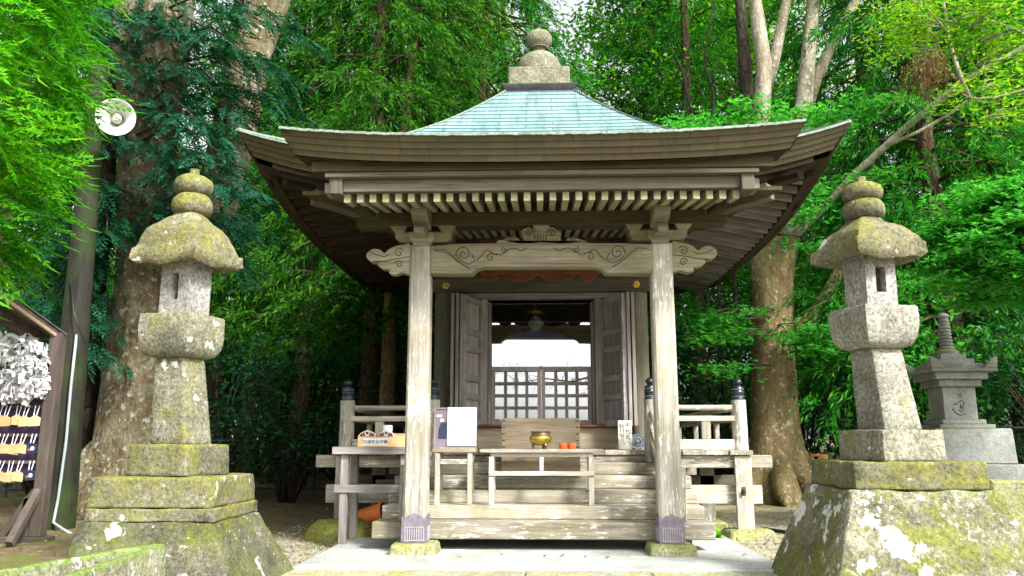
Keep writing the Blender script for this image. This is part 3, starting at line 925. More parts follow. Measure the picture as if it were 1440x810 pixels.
sp('bearing_block', MB().prism_xz(px2([(749, 311.5), (773, 311.5), (773, 317), (768, 324.5), (754, 324.5), (749, 317)], 6.42), 6.41, 6.56), kx, bevel=0.003)
sp('carved_arm', MB().prism_xz(px2(cloud([(722, 308.5), (727, 314), (735, 317), (745, 314), (776, 314), (787, 317), (795, 316), (802, 308.5), (760, 308)], 3), 6.44), 6.44, 6.54), kx, bevel=0.004)
# purlin beam over the brackets
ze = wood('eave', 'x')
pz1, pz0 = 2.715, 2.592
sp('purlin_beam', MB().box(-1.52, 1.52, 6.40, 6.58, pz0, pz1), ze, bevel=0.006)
# beams that tie the porch posts back to the hall
for s in (-1, 1):
    mb = MB()
    P = [(s * PX, 6.6 + 2.05 * t, 2.50 + 0.25 * t + 0.10 * math.sin(math.pi * t)) for t in [i / 10 for i in range(11)]]
    for i in range(10): mb.bar(P[i], P[i + 1], 0.11, 0.17)
    sp('shrimp_beam', mb, wood('under', 'y'))
# red carved fringe hanging between porch and hall
YR = 7.3
fr = [(672, 378)] + [(852, 378)]
for c0, c1 in ((840, 812), (812, 757), (757, 704), (704, 676)):
    n = 7
    for i in range(n + 1):
        t = i / n
        fr.append((c0 + (c1 - c0) * t, 386 + 9.5 * math.sin(math.pi * min(1, max(0, t))) ** 0.7))
sp('carved_fringe', MB().prism_xz(px2(fr, YR), YR, YR + 0.05), wood('red', 'x'), bevel=0.006)
sp('fringe_beam', MB().box(-0.98, 0.98, YR + 0.051, YR + 0.15, 2.35, 2.50), wood('under', 'x'))
# red glimpsed carvings above the beam
mb = MB()
for a, b_ in ((672, 716), (800, 846)):
    pts = px2(cloud([(a, 342), (a + 8, 333), (a + 20, 336), (a + 30, 330), (a + 42, 338), (a + 44, 346)], 4), YR)
    mb.prism_xz(pts, YR + 0.052, YR + 0.12)
sp('carved_fringe', mb, wood('red', 'x'))

# ---- eaves of the porch
zA0, zA1, zB0, zC0 = 2.815, 2.90, 2.775, 2.68
def bowed(x, a=0.05): return a * abs(x / 1.9) ** 3
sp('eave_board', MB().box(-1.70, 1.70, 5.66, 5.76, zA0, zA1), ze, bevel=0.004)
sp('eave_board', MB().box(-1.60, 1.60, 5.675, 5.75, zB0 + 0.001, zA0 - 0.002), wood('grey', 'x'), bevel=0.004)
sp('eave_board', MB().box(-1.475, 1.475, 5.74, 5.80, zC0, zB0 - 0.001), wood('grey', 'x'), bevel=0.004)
rm = wood('rafter', 'y')
for k in range(31):
    x = -1.45 + k * 2.90 / 30
    mb = MB()
    y0, y1 = 5.785, 8.68
    z0, z1 = 2.612, 2.612 + 0.155 * (y1 - y0)
    P = [(x - 0.024, y0, z0), (x + 0.024, y0, z0), (x + 0.024, y1, z1), (x - 0.024, y1, z1)]
    P += [(a, b_, c + 0.066) for a, b_, c in P]
    sp('rafter', mb.hexa(P), rm)
mb = MB()
P = [(-1.8, 5.81, 2.682), (1.8, 5.81, 2.682), (1.8, 8.68, 3.127), (-1.8, 8.68, 3.127)]
P += [(a, b_, c + 0.03) for a, b_, c in P]
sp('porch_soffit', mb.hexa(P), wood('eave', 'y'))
for s in (-1, 1):
    sp('eave_end_block', MB().box(s * 1.475, s * 1.57, 5.70, 5.90, 2.655, 2.79), wood('grey', 'z'), bevel=0.005)
    sp('eave_end_block', MB().box(s * 1.572, s * 1.62, 5.76, 5.92, 2.68, 2.76), wood('frame', 'z'), bevel=0.005)
    mb = MB().bar((s * 1.25, 6.55, 2.70), (s * 1.80, 6.10, 2.76), 0.11, 0.125)
    sp('corner_beam', mb, wood('grey', 'x'), bevel=0.008)
    mb = MB().bar((s * 1.40, 6.0, 2.66), (s * 1.46, 8.6, 3.05), 0.10, 0.12)
    sp('verge_beam', mb, ze, bevel=0.005)

# ---- roof surfaces
CY = 10.2
W0, W1 = 0.44, 2.78
def D(w): return 0.45 + (w - W0) * (2.83 / (W1 - W0))
_pw = [0.44, 0.9, 1.5, 2.1, 2.78]
_pz = [5.29, 4.755, 4.19, 3.71, 3.36]
_co = np.polyfit(_pw, _pz, 3)
def prof(w): return float(np.polyval(_co, w))
def flare(w, s): return 0.30 * abs(s) ** 3.2 * max(0.0, (w - W0) / (W1 - W0)) ** 3
def rp(side, w, s):
    z = prof(w) + flare(w, s)
    if side == 0: return Vector((s * w, CY - D(w), z))
    if side == 1: return Vector((w, CY + s * D(w), z))
    if side == 2: return Vector((-s * w, CY + D(w), z))
    return Vector((-w, CY - s * D(w), z))
NC, NS = 27, 28
for side in range(4):
    mb = MB()
    for k in range(NC):
        wa, wb = W0 + (W1 - W0) * k / NC, W0 + (W1 - W0) * (k + 1) / NC
        for i in range(NS):
            s0, s1 = -1 + 2 * i / NS, -1 + 2 * (i + 1) / NS
            a, b_, c, d = rp(side, wa, s0), rp(side, wa, s1), rp(side, wb, s1), rp(side, wb, s0)
            l = Vector((0, 0, 0.013))
            ln = wa if side in (0, 2) else D(wa)
            ln2 = wb if side in (0, 2) else D(wb)
            uv = [(s0 * ln + 20, k + 1), (s1 * ln + 20, k + 1), (s1 * ln2 + 20, k + 0.02), (s0 * ln2 + 20, k + 0.02)]
            mb.add([a, b_, c + l, d + l], [(0, 3, 2, 1)], [[uv[0], uv[3], uv[2], uv[1]]])
            mb.add([d + l, c + l, c, d], [(0, 3, 2, 1)], [[(uv[3][0], k + 0.004)] * 4])
    r_o = sp('roof_slope', mb, M['copper_top'], recalc=False, sharp=20)
# porch roof carried forward from the front slope
KX, KD = 1.90, 1.42
def kp(s, d):
    t = d / KD
    z = prof(W1) - 0.30 * d + 0.043 * d * d + (0.115 * (1 - t) + 0.075 * t) * abs(s) ** 3
    return Vector((s * KX, CY - D(W1) - d, z))
mb = MB()
for k in range(15):
    d0, d1 = -0.02 + (KD + 0.02) * k / 15, -0.02 + (KD + 0.02) * (k + 1) / 15
    for i in range(NS):
        s0, s1 = -1 + 2 * i / NS, -1 + 2 * (i + 1) / NS
        l = Vector((0, 0, 0.013))
        a, b_, c, d = kp(s0, d0), kp(s1, d0), kp(s1, d1), kp(s0, d1)
        uv = [(s0 * KX + 20, k + 1), (s1 * KX + 20, k + 1), (s1 * KX + 20, k + 0.02), (s0 * KX + 20, k + 0.02)]
        mb.add([a, b_, c + l, d + l], [(0, 3, 2, 1)], [[uv[0], uv[3], uv[2], uv[1]]])
        mb.add([d + l, c + l, c, d], [(0, 3, 2, 1)], [[(uv[3][0], k + 0.004)] * 4])
sp('roof_slope', mb, M['copper_top'], recalc=False, sharp=20)
# thick layered eave edges
def edge_strip(mb, ptfn, n, inward, hgt, tin, rows=4, u0=0.0):
    """ptfn(s) top edge point; inward(s) unit vector; stepped courses leaning inward"""
    for r in range(rows):
        za, zb = -hgt * r / rows, -hgt * (r + 1) / rows
        ia, ib = tin * r / rows, tin * (r + 0.72) / rows
        inx = tin * (r + 1) / rows
        for i in range(n):
            s0, s1 = -1 + 2 * i / n, -1 + 2 * (i + 1) / n
            p0, p1, q0, q1 = ptfn(s0), ptfn(s1), inward(s0), inward(s1)
            z = Vector((0, 0, 1))
            a, b_, c, d = p0 + q0 * ia + z * za, p1 + q1 * ia + z * za, p1 + q1 * ib + z * zb, p0 + q0 * ib + z * zb
            L = (p1 - p0).length
            u = u0 + i * L
            mb.add([a, b_, c, d], [(0, 1, 2, 3)], [[(u, 4 - r), (u + L, 4 - r), (u + L, 3.02 - r), (u, 3.02 - r)]])
            e, f = p1 + q1 * inx + z * zb, p0 + q0 * inx + z * zb
            mb.add([d, c, e, f], [(0, 1, 2, 3)], [[(u, 3.005 - r)] * 4])
EH, EI = 0.21, 0.13
for side in range(4):
    mb = MB()
    inw = [Vector((0, 1, 0)), Vector((-1, 0, 0)), Vector((0, -1, 0)), Vector((1, 0, 0))][side]
    sidev = [Vector((1, 0, 0)), Vector((0, 1, 0)), Vector((-1, 0, 0)), Vector((0, -1, 0))][side]
    edge_strip(mb, lambda s: rp(side, W1, s), 40, lambda s: inw - sidev * s, EH, EI, u0=side * 30 + 3)
    sp('eave_edge', mb, M['copper_edge'], sharp=25)
    mb = MB()
    for i in range(40):
        s0, s1 = -1 + i / 20, -1 + (i + 1) / 20
        a, b_ = rp(side, W1, s0), rp(side, W1, s1)
        mb.bar(a - inw * 0.004 + Vector((0, 0, 0.006)), b_ - inw * 0.004 + Vector((0, 0, 0.006)), 0.022, 0.02)
    sp('eave_rim', mb, M['copper_rim'])
def kpf(s): return kp(s, KD)
mb = MB()
edge_strip(mb, kpf, 40, lambda s: Vector((-s * 0.8 * abs(s) ** 6, 0.9, 0)), 0.165, 0.12, u0=5)
for sgn in (-1, 1):
    edge_strip(mb, lambda s: kp(sgn, KD * (s + 1) / 2 if sgn < 0 else KD * (1 - s) / 2), 10, lambda s: Vector((-sgn * 0.8, 0.9 * max(0, (s if sgn < 0 else -s)) ** 6, 0)), 0.18, 0.12, u0=60)
sp('eave_edge', mb, M['copper_edge'], sharp=25)
mb = MB()
prev = None
rr = random.Random(3)
for i in range(121):
    s = -1 + i / 60
    p = kpf(s) + Vector((0, -0.004, 0.004 + rr.uniform(-0.003, 0.003)))
    if prev is not None: mb.bar(prev, p, 0.022, 0.018)
    prev = p
sp('eave_rim', mb, M['copper_rim'])
# underside closures
mb = MB()
for i in range(20):
    s0, s1 = -1 + i / 10, -1 + (i + 1) / 10
    a, b_ = kpf(s0), kpf(s1)
    mb.add([a + Vector((-s0 * 0.1, 0.10, -0.178)), b_ + Vector((-s1 * 0.1, 0.10, -0.178)), Vector((b_.x * 0.93, 5.80, 2.905)), Vector((a.x * 0.93, 5.80, 2.905))], [(0, 1, 2, 3)])
for sgn in (-1, 1):
    mb.add([kp(sgn, KD) + Vector((-sgn * 0.09, 0.1, -0.178)), kp(sgn, 0) + Vector((-sgn * 0.09, 0, -0.178)), Vector((sgn * 1.35, 7.0, 3.12)), Vector((sgn * 1.35, 5.8, 2.90))], [(0, 1, 2, 3)])
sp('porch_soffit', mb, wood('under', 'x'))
# main soffit, its stepped eave boards and rafters
def so(side, w, s, dz=0.0):
    ws, we = 1.10, W1 - EI
    t = (w - ws) / (we - ws)
    z = 3.44 + (prof(W1) - EH - 0.05 - 3.44) * t + flare(W1, s) * max(0, t) ** 2 + dz
    Dd = D(W1) - (W1 - w)
    if side == 0: return Vector((s * w, CY - Dd, z))
    if side == 1: return Vector((w, CY + s * Dd, z))
    if side == 2: return Vector((-s * w, CY + Dd, z))
    return Vector((-w, CY - s * Dd, z))
for side in range(4):
    mb = MB()
    for k in range(8):
        wa, wb = 1.02 + (W1 - EI - 1.02) * k / 8, 1.02 + (W1 - EI - 1.02) * (k + 1) / 8
        for i in range(24):
            s0, s1 = -1 + i / 12, -1 + (i + 1) / 12
            mb.add([so(side, wa, s0), so(side, wa, s1), so(side, wb, s1), so(side, wb, s0)], [(0, 1, 2, 3)])
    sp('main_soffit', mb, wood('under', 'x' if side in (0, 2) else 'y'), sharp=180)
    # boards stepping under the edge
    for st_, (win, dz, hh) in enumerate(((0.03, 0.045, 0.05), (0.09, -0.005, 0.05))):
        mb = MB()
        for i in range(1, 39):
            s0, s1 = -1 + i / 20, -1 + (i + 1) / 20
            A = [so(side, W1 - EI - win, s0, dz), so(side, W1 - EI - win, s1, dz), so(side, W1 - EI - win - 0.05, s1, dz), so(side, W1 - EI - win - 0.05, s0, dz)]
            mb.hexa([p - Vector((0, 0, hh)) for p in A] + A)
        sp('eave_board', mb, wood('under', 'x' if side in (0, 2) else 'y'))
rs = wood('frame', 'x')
for side in (1, 3):
    for i in range(34):
        s = -0.93 + i * 1.86 / 33
        mb = MB()
        last = None
        yv = so(side, W1 - EI, s).y
        pts = []
        for k in range(7):
            w = 1.06 + (W1 - EI - 0.15 - 1.06) * k / 6
            Dd = D(W1) - (W1 - w)
            sl = (yv - CY) / Dd * (1 if side == 1 else -1)
            if abs(sl) > 1: continue
            q = so(side, w, sl, -0.034)
            pts.append(Vector((q.x, yv, q.z)))
        for a, b_ in zip(pts, pts[1:]): mb.bar(a, b_, 0.045, 0.062)
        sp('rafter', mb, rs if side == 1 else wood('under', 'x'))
mb = MB()
for i in range(24):
    s = -0.95 + i * 1.9 / 23
    if abs(s) < 0.45: continue
    xv = so(0, W1 - EI, s).x
    pts = []
    for k in range(7):
        w = 1.06 + (W1 - EI - 0.15 - 1.06) * k / 6
        if abs(xv / w) > 1: continue
        q = so(0, w, xv / w, -0.034)
        pts.append(Vector((xv, q.y, q.z)))
    for a, b_ in zip(pts, pts[1:]): mb.bar(a, b_, 0.052, 0.066)
tag(sp('rafter_row', mb, wood('under', 'y')), kind='stuff')
for sx in (-1, 1):
    mb = MB()
    P = [so(0, w, sx, -0.05) for w in (1.1, 1.6, 2.1, W1 - EI - 0.22)]
    for a, b_ in zip(P, P[1:]): mb.bar(a, b_, 0.12, 0.13)
    sp('hip_rafter', mb, wood('under', 'y'))
# hip ridges and crown
for sx in (-1, 1):
    for side in (0, 2):
        mb = MB()
        ws = [W0 + (W1 - W0) * k / 16 for k in range(17)]
        P = [rp(side, w, sx) + Vector((0, 0, 0.016)) for w in ws]
        for a, b_ in zip(P, P[1:]): mb.bar(a, b_, 0.03, 0.016)
        sp('hip_ridge', mb, M['copper_rim'])
sp('crown_base', MB().frustum(0, CY, 0.49, 0.49, 0.45, 0.45, 5.255, 5.30).frustum(0, CY, 0.44, 0.44, 0.49, 0.49, 5.30, 5.385), M['lead'], bevel=0.006)
fin = stone('lichen copper', (0.13, 0.13, 0.085), (0.30, 0.29, 0.20), (0.16, 0.175, 0.07), 0.45, 0.70, 14, dirt=0.5, topmoss=0.0)
sp('crown_box', MB().box(-0.40, 0.40, CY - 0.40, CY + 0.40, 5.386, 5.66), fin, bevel=0.012, rough=(3, 0.004, 5))
z = 5.66
sp('crown_dome', MB().lathe([(0.31, z), (0.31, z + 0.10), (0.295, z + 0.18), (0.26, z + 0.26), (0.20, z + 0.325), (0.13, z + 0.365), (0.085, z + 0.385), (0.085, z + 0.425), (0.10, z + 0.445)], (0, CY, 0), 32), fin, sharp=50)
z = 6.085
sp('crown_jewel', MB().lathe([(0.02, z), (0.13, z + 0.015), (0.135, z + 0.03), (0.12, z + 0.035), (0.16, z + 0.075), (0.182, z + 0.13), (0.176, z + 0.19), (0.14, z + 0.24), (0.09, z + 0.27), (0.05, z + 0.285), (0.03, z + 0.315), (0.003, z + 0.335)], (0, CY, 0), 32), fin, sharp=50)
# metal end cap at the veranda
mb = MB()
rotx = Matrix.Rotation(R(90), 3, 'X')
c = at(896, 621, 8.30)
mb.lathe([(0.075, -0.02), (0.078, 0.0), (0.07, 0.012), (0.05, 0.008), (0.048, 0.02), (0.036, 0.022), (0.032, 0.012), (0.02, 0.014), (0.016, 0.03), (0.001, 0.034)], c, 24, rotx)
sp('metal_end_cap', mb, M['capring'])
sp('cap_beam', MB().box(c.x - 0.06, c.x + 0.06, c.y + 0.02, 8.6, fz + 0.003, c.z + 0.06), wood('pale', 'y'), bevel=0.004)
# ================================================================== stone lanterns
def sq_rings(mb, cx, cy, rings, rot, n=8, pinch=0.0):
    """rings: (half, z, corner_z, corner_out) stacked square sections with rounded-ish corners"""
    c, s = math.cos(rot), math.sin(rot)
    V, F = [], []
    N = 4 * n
    for h, z, cz, co in rings:
        for k in range(N):
            side, t = divmod(k, n)
            u = -1 + 2 * t / n
            e = abs(u) ** 3
            hh = h * (1 + co * e)
            a, b_ = [(u, -1), (1, u), (-u, 1), (-1, -u)][side]
            x, y = a * hh, b_ * hh
            V.append((cx + x * c - y * s, cy + x * s + y * c, z + cz * e))
    m = len(rings)
    for i in range(m - 1):
        for k in range(N):
            F.append((i * N + k, i * N + (k + 1) % N, (i + 1) * N + (k + 1) % N, (i + 1) * N + k))
    F.append(tuple(range(N))[::-1])
    F.append(tuple(range((m - 1) * N, m * N)))
    return mb.add(V, F)

def lantern(cx, cy, rot, Z, label, window_faces, base_half, body_mats, lean, ox=0.0):
    L = empty('stone_lantern', (cx, cy, GZ), label, 'stone lantern')
    def p(name, mb, mat, par=L, **kw): return mb.build(name, mat, par, **kw)
    bt, bb, br_ = base_half
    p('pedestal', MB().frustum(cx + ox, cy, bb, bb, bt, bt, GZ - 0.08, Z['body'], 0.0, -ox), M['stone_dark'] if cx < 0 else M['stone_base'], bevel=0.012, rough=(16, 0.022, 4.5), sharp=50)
    if 'ledge' in Z:
        p('ledge_slab', MB().frustum(cx + 0.01, cy, 0.385, 0.385, 0.38, 0.38, Z['body'] + 0.001, Z['ledge'], 0.01), M['stone_moss'], bevel=0.006, rough=(9, 0.014, 7), sharp=50)
    zb = Z.get('ledge', Z['body'])
    p('plinth_slab', MB().frustum(cx, cy, br_, br_, br_ - 0.01, br_ - 0.01, zb + 0.001, Z['slab'], 0.0), body_mats[0], bevel=0.008, rough=(12, 0.013, 7), sharp=50)
    lx = lean[0]
    p('plinth_block', MB().frustum(cx, cy, 0.22, 0.22, 0.212, 0.212, Z['slab'] + 0.001, Z['block'], rot), body_mats[1], bevel=0.007, rough=(9, 0.008, 8), sharp=50)
    p('shaft', MB().frustum(cx, cy, 0.132, 0.132, 0.108, 0.108, Z['block'] + 0.001, Z['shaft'], rot, lx, lean[1]), M['stone_mid'] if cx < 0 else M['stone_light2'], bevel=0.005, rough=(9, 0.004, 9), sharp=50)
    cx2, cy2 = cx + lx, cy + lean[1]
    h = Z['bowl'] - Z['shaft']
    b0 = Z['shaft'] + 0.001
    p('bowl_stone', sq_rings(MB(), cx2, cy2, [(0.113, b0, 0, 0), (0.150, b0 + h * 0.06, 0, 0), (0.176, b0 + h * 0.25, 0, 0), (0.187, b0 + h * 0.5, 0, 0), (0.188, b0 + h * 0.75, 0, 0), (0.186, b0 + h * 0.96, 0, 0), (0.176, b0 + h, 0, 0)], rot), body_mats[2], rough=(1, 0.010, 7), sharp=45, bevel=0.0)
    # fire box: a hollow box with an opening
    fz0, fz1 = Z['bowl'] + 0.001, Z['fire']
    hf = 0.110
    c, s = math.cos(rot), math.sin(rot)
    def tr(x, y, z): return (cx2 + x * c - y * s, cy2 + x * s + y * c, z)
    mb = MB()
    def rbox(x0, x1, y0, y1, z0, z1): mb.hexa([tr(x0, y0, z0), tr(x1, y0, z0), tr(x1, y1, z0), tr(x0, y1, z0), tr(x0, y0, z1), tr(x1, y0, z1), tr(x1, y1, z1), tr(x0, y1, z1)])
    H = fz1 - fz0
    t = 0.05
    ws = window_faces
    wa, wb = (-0.036, 0.036) if ws != 'front' else (-0.022, 0.03)
    z0, z1 = fz0 + H * 0.24, fz0 + H * 0.68
    # front and back walls pierced; the sides closed
    for sy in (-1, 1):
        y0, y1 = (-hf, -hf + t) if sy < 0 else (hf - t, hf)
        rbox(-hf, wa, y0, y1, fz0, fz1); rbox(wb, hf, y0, y1, fz0, fz1)
        rbox(wa, wb, y0, y1, fz0, z0); rbox(wa, wb, y0, y1, z1, fz1)
    rbox(-hf, -hf + t, -hf + t, hf - t, fz0, fz1)
    rbox(hf - t, hf, -hf + t, hf - t, fz0, fz1)
    p('fire_box', mb, M['stone_light'], rough=(2, 0.004, 9), sharp=40)
    # cap with drooping broken corners
    r0, r1 = Z['rim'], Z['neck']
    H = r1 - r0
    f = 0.232
    rings = [(0.08, r0 + 0.05, 0, 0), (0.15, r0 + 0.025, 0, 0), (f * 0.93, r0 + 0.0, 0.012, 0.03), (f * 1.0, r0 + 0.02, 0.02, 0.07), (f * 1.0, r0 + 0.085, 0.02, 0.07), (f * 0.96, r0 + 0.105, 0.008, 0.03), (f * 0.92, r0 + H * 0.48, 0, -0.02), (f * 0.82, r0 + H * 0.65, 0, -0.05), (f * 0.68, r0 + H * 0.77, 0, -0.07), (f * 0.50, r0 + H * 0.90, 0, -0.1), (0.10, r0 + H * 0.945, 0, -0.15), (0.085, r1, 0, -0.15)]
    p('cap_stone', sq_rings(MB(), cx2, cy2, rings, rot, 10), M['stone_roof'], rough=(1, 0.036, 5.0), sharp=55)
    zz, tp = r1 - 0.004, Z['top']
    Hh = tp - zz
    prof_ = [(0.07, 0), (0.112, 0.03), (0.134, 0.11), (0.137, 0.22), (0.128, 0.33), (0.105, 0.41), (0.092, 0.435), (0.105, 0.46), (0.128, 0.53), (0.132, 0.63), (0.12, 0.74), (0.085, 0.82), (0.045, 0.845), (0.034, 0.87), (0.03, 0.99), (0.02, 1.0)]
    p('finial', MB().lathe([(r * 0.98, zz + t_ * Hh) for r, t_ in prof_], (cx2, cy2, 0), 28), body_mats[3], rough=(1, 0.008, 8), sharp=60)
    return L
M['stone_light2'] = stone('pale lichened shaft', (0.22, 0.215, 0.165), (0.41, 0.40, 0.33), (0.26, 0.25, 0.07), 0.25, 0.70, dirt=0.35, topmoss=0.2)
LY = 5.2
lx, rx = -2.32, 2.175
def ZL(y, Y, px): return at(px, y, Y).z
Zl = dict(body=ZL(735, 4.80, 200), ledge=ZL(716, 4.80, 200), slab=ZL(672, 4.82, 200), block=ZL(625, 4.95, 250), shaft=ZL(503, 5.10, 262), bowl=ZL(438, 5.0, 262), fire=ZL(357, 5.08, 265), rim=ZL(361, 4.85, 265), neck=ZL(299, 5.12, 270), top=ZL(238, 5.2, 272))
Zr = dict(body=ZL(690, 4.80, 1270), slab=ZL(650, 4.82, 1270), block=ZL(604, 4.95, 1255), shaft=ZL(490, 5.10, 1235), bowl=ZL(427, 5.0, 1235), fire=ZL(348, 5.08, 1225), rim=ZL(354, 4.85, 1225), neck=ZL(304, 5.12, 1218), top=ZL(249, 5.2, 1216))
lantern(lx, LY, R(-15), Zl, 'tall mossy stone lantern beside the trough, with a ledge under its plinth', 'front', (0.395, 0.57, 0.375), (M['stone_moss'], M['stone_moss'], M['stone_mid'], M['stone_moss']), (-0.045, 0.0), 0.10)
lantern(rx, LY, R(15), Zr, 'tall stone lantern on the wide white-spotted pedestal in front of the stone pagoda', 'both', (0.41, 0.67, 0.385), (M['stone_moss'], M['stone_mid'], M['stone_light2'], M['stone_moss']), (-0.045, 0.0))

# ================================================================== stone pagoda
PYg = 8.9
pc = at(1338, 560, PYg + 0.17).x
PG = empty('stone_pagoda', (pc, PYg + 0.17, GZ), 'grey stone pagoda with ringed spire, half hidden behind the right lantern', 'pagoda')
def zg(y): return zat(y, PYg, 1335)
gy = PYg + 0.17
def pg(name, mb, mat=M['stone_grey'], **kw): return mb.build(name, mat, PG, **kw)
pg('base_step', MB().frustum(pc, gy, 0.54, 0.54, 0.53, 0.53, GZ - 0.1, zg(652)), bevel=0.015, rough=(4, 0.008, 5))
pg('base_block', MB().frustum(pc, gy, 0.41, 0.41, 0.395, 0.395, zg(652) + 0.001, zg(603)), bevel=0.012, rough=(4, 0.006, 5))
pg('step', MB().box(pc - 0.29, pc + 0.29, gy - 0.29, gy + 0.29, zg(603) + 0.001, zg(597)), bevel=0.008)
pg('step', MB().box(pc - 0.23, pc + 0.23, gy - 0.23, gy + 0.23, zg(597) + 0.001, zg(590)), bevel=0.008)
body = pg('body_block', MB().box(pc - 0.175, pc + 0.175, gy - 0.175, gy + 0.175, zg(590) + 0.001, zg(544)), bevel=0.006)
mb = MB()
fy = gy - 0.1755
cz = (zg(590) + zg(544)) / 2
def gl(P): mb.tube([(pc + a * 0.1, fy, cz + b_ * 0.13) for a, b_ in P], 0.005, 5)
gl([(-0.2, 0.75), (0.0, 0.68), (0.2, 0.78)]); gl([(-0.15, 0.5), (0.25, 0.55)])
gl([(-0.7, 0.0), (-0.5, -0.15), (-0.3, 0.0)]); gl([(-0.2, 0.1), (0.1, 0.2), (0.4, 0.1), (0.35, -0.2), (0.1, -0.3), (0.3, -0.5), (0.1, -0.7), (-0.2, -0.6)]); gl([(0.0, -0.1), (0.0, -0.45)])
gl([(-0.9, -0.45), (-0.5, -0.85), (0.0, -1.0), (0.5, -0.85)])
mb.build('carved_character', M['dark_brown'], body, sharp=180)
pg('eave_step', MB().box(pc - 0.225, pc + 0.225, gy - 0.225, gy + 0.225, zg(544) + 0.001, zg(534)), bevel=0.006)
pg('eave_step', MB().box(pc - 0.275, pc + 0.275, gy - 0.275, gy + 0.275, zg(534) + 0.001, zg(524)), bevel=0.006)
mb = MB()
h = 0.345
z0, z1 = zg(524) + 0.001, zg(509)
mb.box(pc - h, pc + h, gy - h, gy + h, z0, z0 + 0.035)
for sx in (-1, 1):
    for sy in (-1, 1):
        X, Y_ = pc + sx * h, gy + sy * h
        mb.add([(X, Y_, z0 + 0.034), (X - sx * 0.15, Y_, z0 + 0.034), (X - sx * 0.15, Y_ - sy * 0.15, z0 + 0.034), (X, Y_ - sy * 0.15, z0 + 0.034),
                (X + sx * 0.005, Y_ + sy * 0.005, z0 + 0.17), (X - sx * 0.06, Y_, z0 + 0.14), (X - sx * 0.06, Y_ - sy * 0.06, z0 + 0.09), (X, Y_ - sy * 0.06, z0 + 0.14)],
               [(0, 1, 2, 3), (4, 5, 6, 7), (0, 1, 5, 4), (1, 2, 6, 5), (2, 3, 7, 6), (3, 0, 4, 7)])
for k, hh in enumerate((0.25, 0.19, 0.135)):
    mb.box(pc - hh, pc + hh, gy - hh, gy + hh, z0 + 0.036 + 0.058 * k, z0 + 0.036 + 0.058 * (k + 1) - 0.001)
pg('pagoda_roof', mb, bevel=0.006)
zs0, zs1 = z0 + 0.21, zg(436)
pr = [(0.11, zs0), (0.12, zs0 + 0.03), (0.075, zs0 + 0.06)]
n = 9
Hs = zs1 - zs0 - 0.06
for k in range(n):
    za = zs0 + 0.06 + Hs * 0.82 * k / n
    dz = Hs * 0.82 / n
    r = 0.072 - 0.0022 * k
    pr += [(r * 0.78, za), (r, za + dz * 0.2), (r, za + dz * 0.7), (r * 0.78, za + dz * 0.9)]
pr += [(0.045, zs0 + 0.06 + Hs * 0.83), (0.062, zs0 + 0.06 + Hs * 0.88), (0.055, zs1 - 0.03), (0.02, zs1 - 0.008), (0.003, zs1)]
pg('spire', MB().lathe(pr, (pc, gy, 0), 20), sharp=50)
w0 = at(1396, 700, 7.6)
tag(MB().box(w0.x, w0.x + 3.5, 7.6, 7.95, GZ - 0.1, zat(676, 7.6, 1420)).build('low_wall', M['foot'], None, loc=(w0.x, 7.6, GZ), bevel=0.02, rough=(6, 0.012, 4)), 'low mossy stone wall at the right edge in front of the pagoda', 'wall')

# ================================================================== stone trough, lower left corner
tz = 0.36
def ptz(px, py):
    d = at(px, py, 1.0) - Vector((0, 0, CAM_H))
    return Vector((0, 0, CAM_H)) + d * ((tz - CAM_H) / d.z)
Ca, Cb = ptz(193, 767), ptz(232, 762.5)
A1 = ptz(236, 764.5)
dirn = (ptz(100, 810) - ptz(228, 768)).normalized()
dirb = (ptz(0, 800) - Ca).normalized()
E1, E2 = A1 + dirn * 1.9, Ca + dirb * 1.75
top = [Cb, A1, E1, E2, Ca]
cen = sum(top, Vector()) / 5
mb = MB()
n = 5
inner = []
for q in top: inner.append(cen + (q - cen) * 0.74)
ins2 = [q + (cen - q) * 0.08 - Vector((0, 0, 0.13)) for q in inner]
bot = [Vector((q.x, q.y, GZ - 0.05)) + (q - cen) * Vector((1, 1, 0)).length * 0.0 for q in top]
mb.add(top + inner + ins2 + bot, [(i, (i + 1) % n, n + (i + 1) % n, n + i) for i in range(n)] + [(n + i, n + (i + 1) % n, 2 * n + (i + 1) % n, 2 * n + i) for i in range(n)] + [tuple(range(2 * n, 3 * n))] + [(i, (i + 1) % n, 3 * n + (i + 1) % n, 3 * n + i) for i in range(n)] + [tuple(range(3 * n, 4 * n))])
t_ = mb.build('stone_trough', M['stone_trough'], None, loc=(cen.x, cen.y, GZ), rough=(9, 0.015, 4.5), sharp=60, bevel=0.012)
tag(t_, 'low hollowed stone trough with a mossy rim, at the lower left corner', 'trough')

# ================================================================== furniture before the shrine
wx, wy, wz = (lambda k: wood(k, 'x')), (lambda k: wood(k, 'y')), (lambda k: wood(k, 'z'))
# side table
TA, TB = xat(470, 7.0, 628), -1.09
T = empty('side_table', ((TA + TB) / 2, 7.2, 0), 'tall grey plank side table left of the left porch post', 'table')
tt = 0.80
MB().box(TA, TB, 6.93, 7.45, tt - 0.06, tt).build('tabletop', wx('frame'), T, bevel=0.004)
for xx in (TA + 0.10, TB - 0.08):
    for yy, zz in ((7.0, 0.0), (7.38, 0.0)):
        MB().box(xx - 0.032, xx + 0.032, yy - 0.03, yy + 0.03, zz, tt - 0.061).build('leg', wz('frame'), T, bevel=0.004)
MB().box(TA + 0.02, TB - 0.02, 6.955, 6.969, 0.42, 0.485).build('rail', wx('frame'), T, bevel=0.003)
MB().box(TA + 0.08, TA + 0.10, 7.04, 7.36, 0.42, 0.48).build('rail', wy('frame'), T, bevel=0.003)
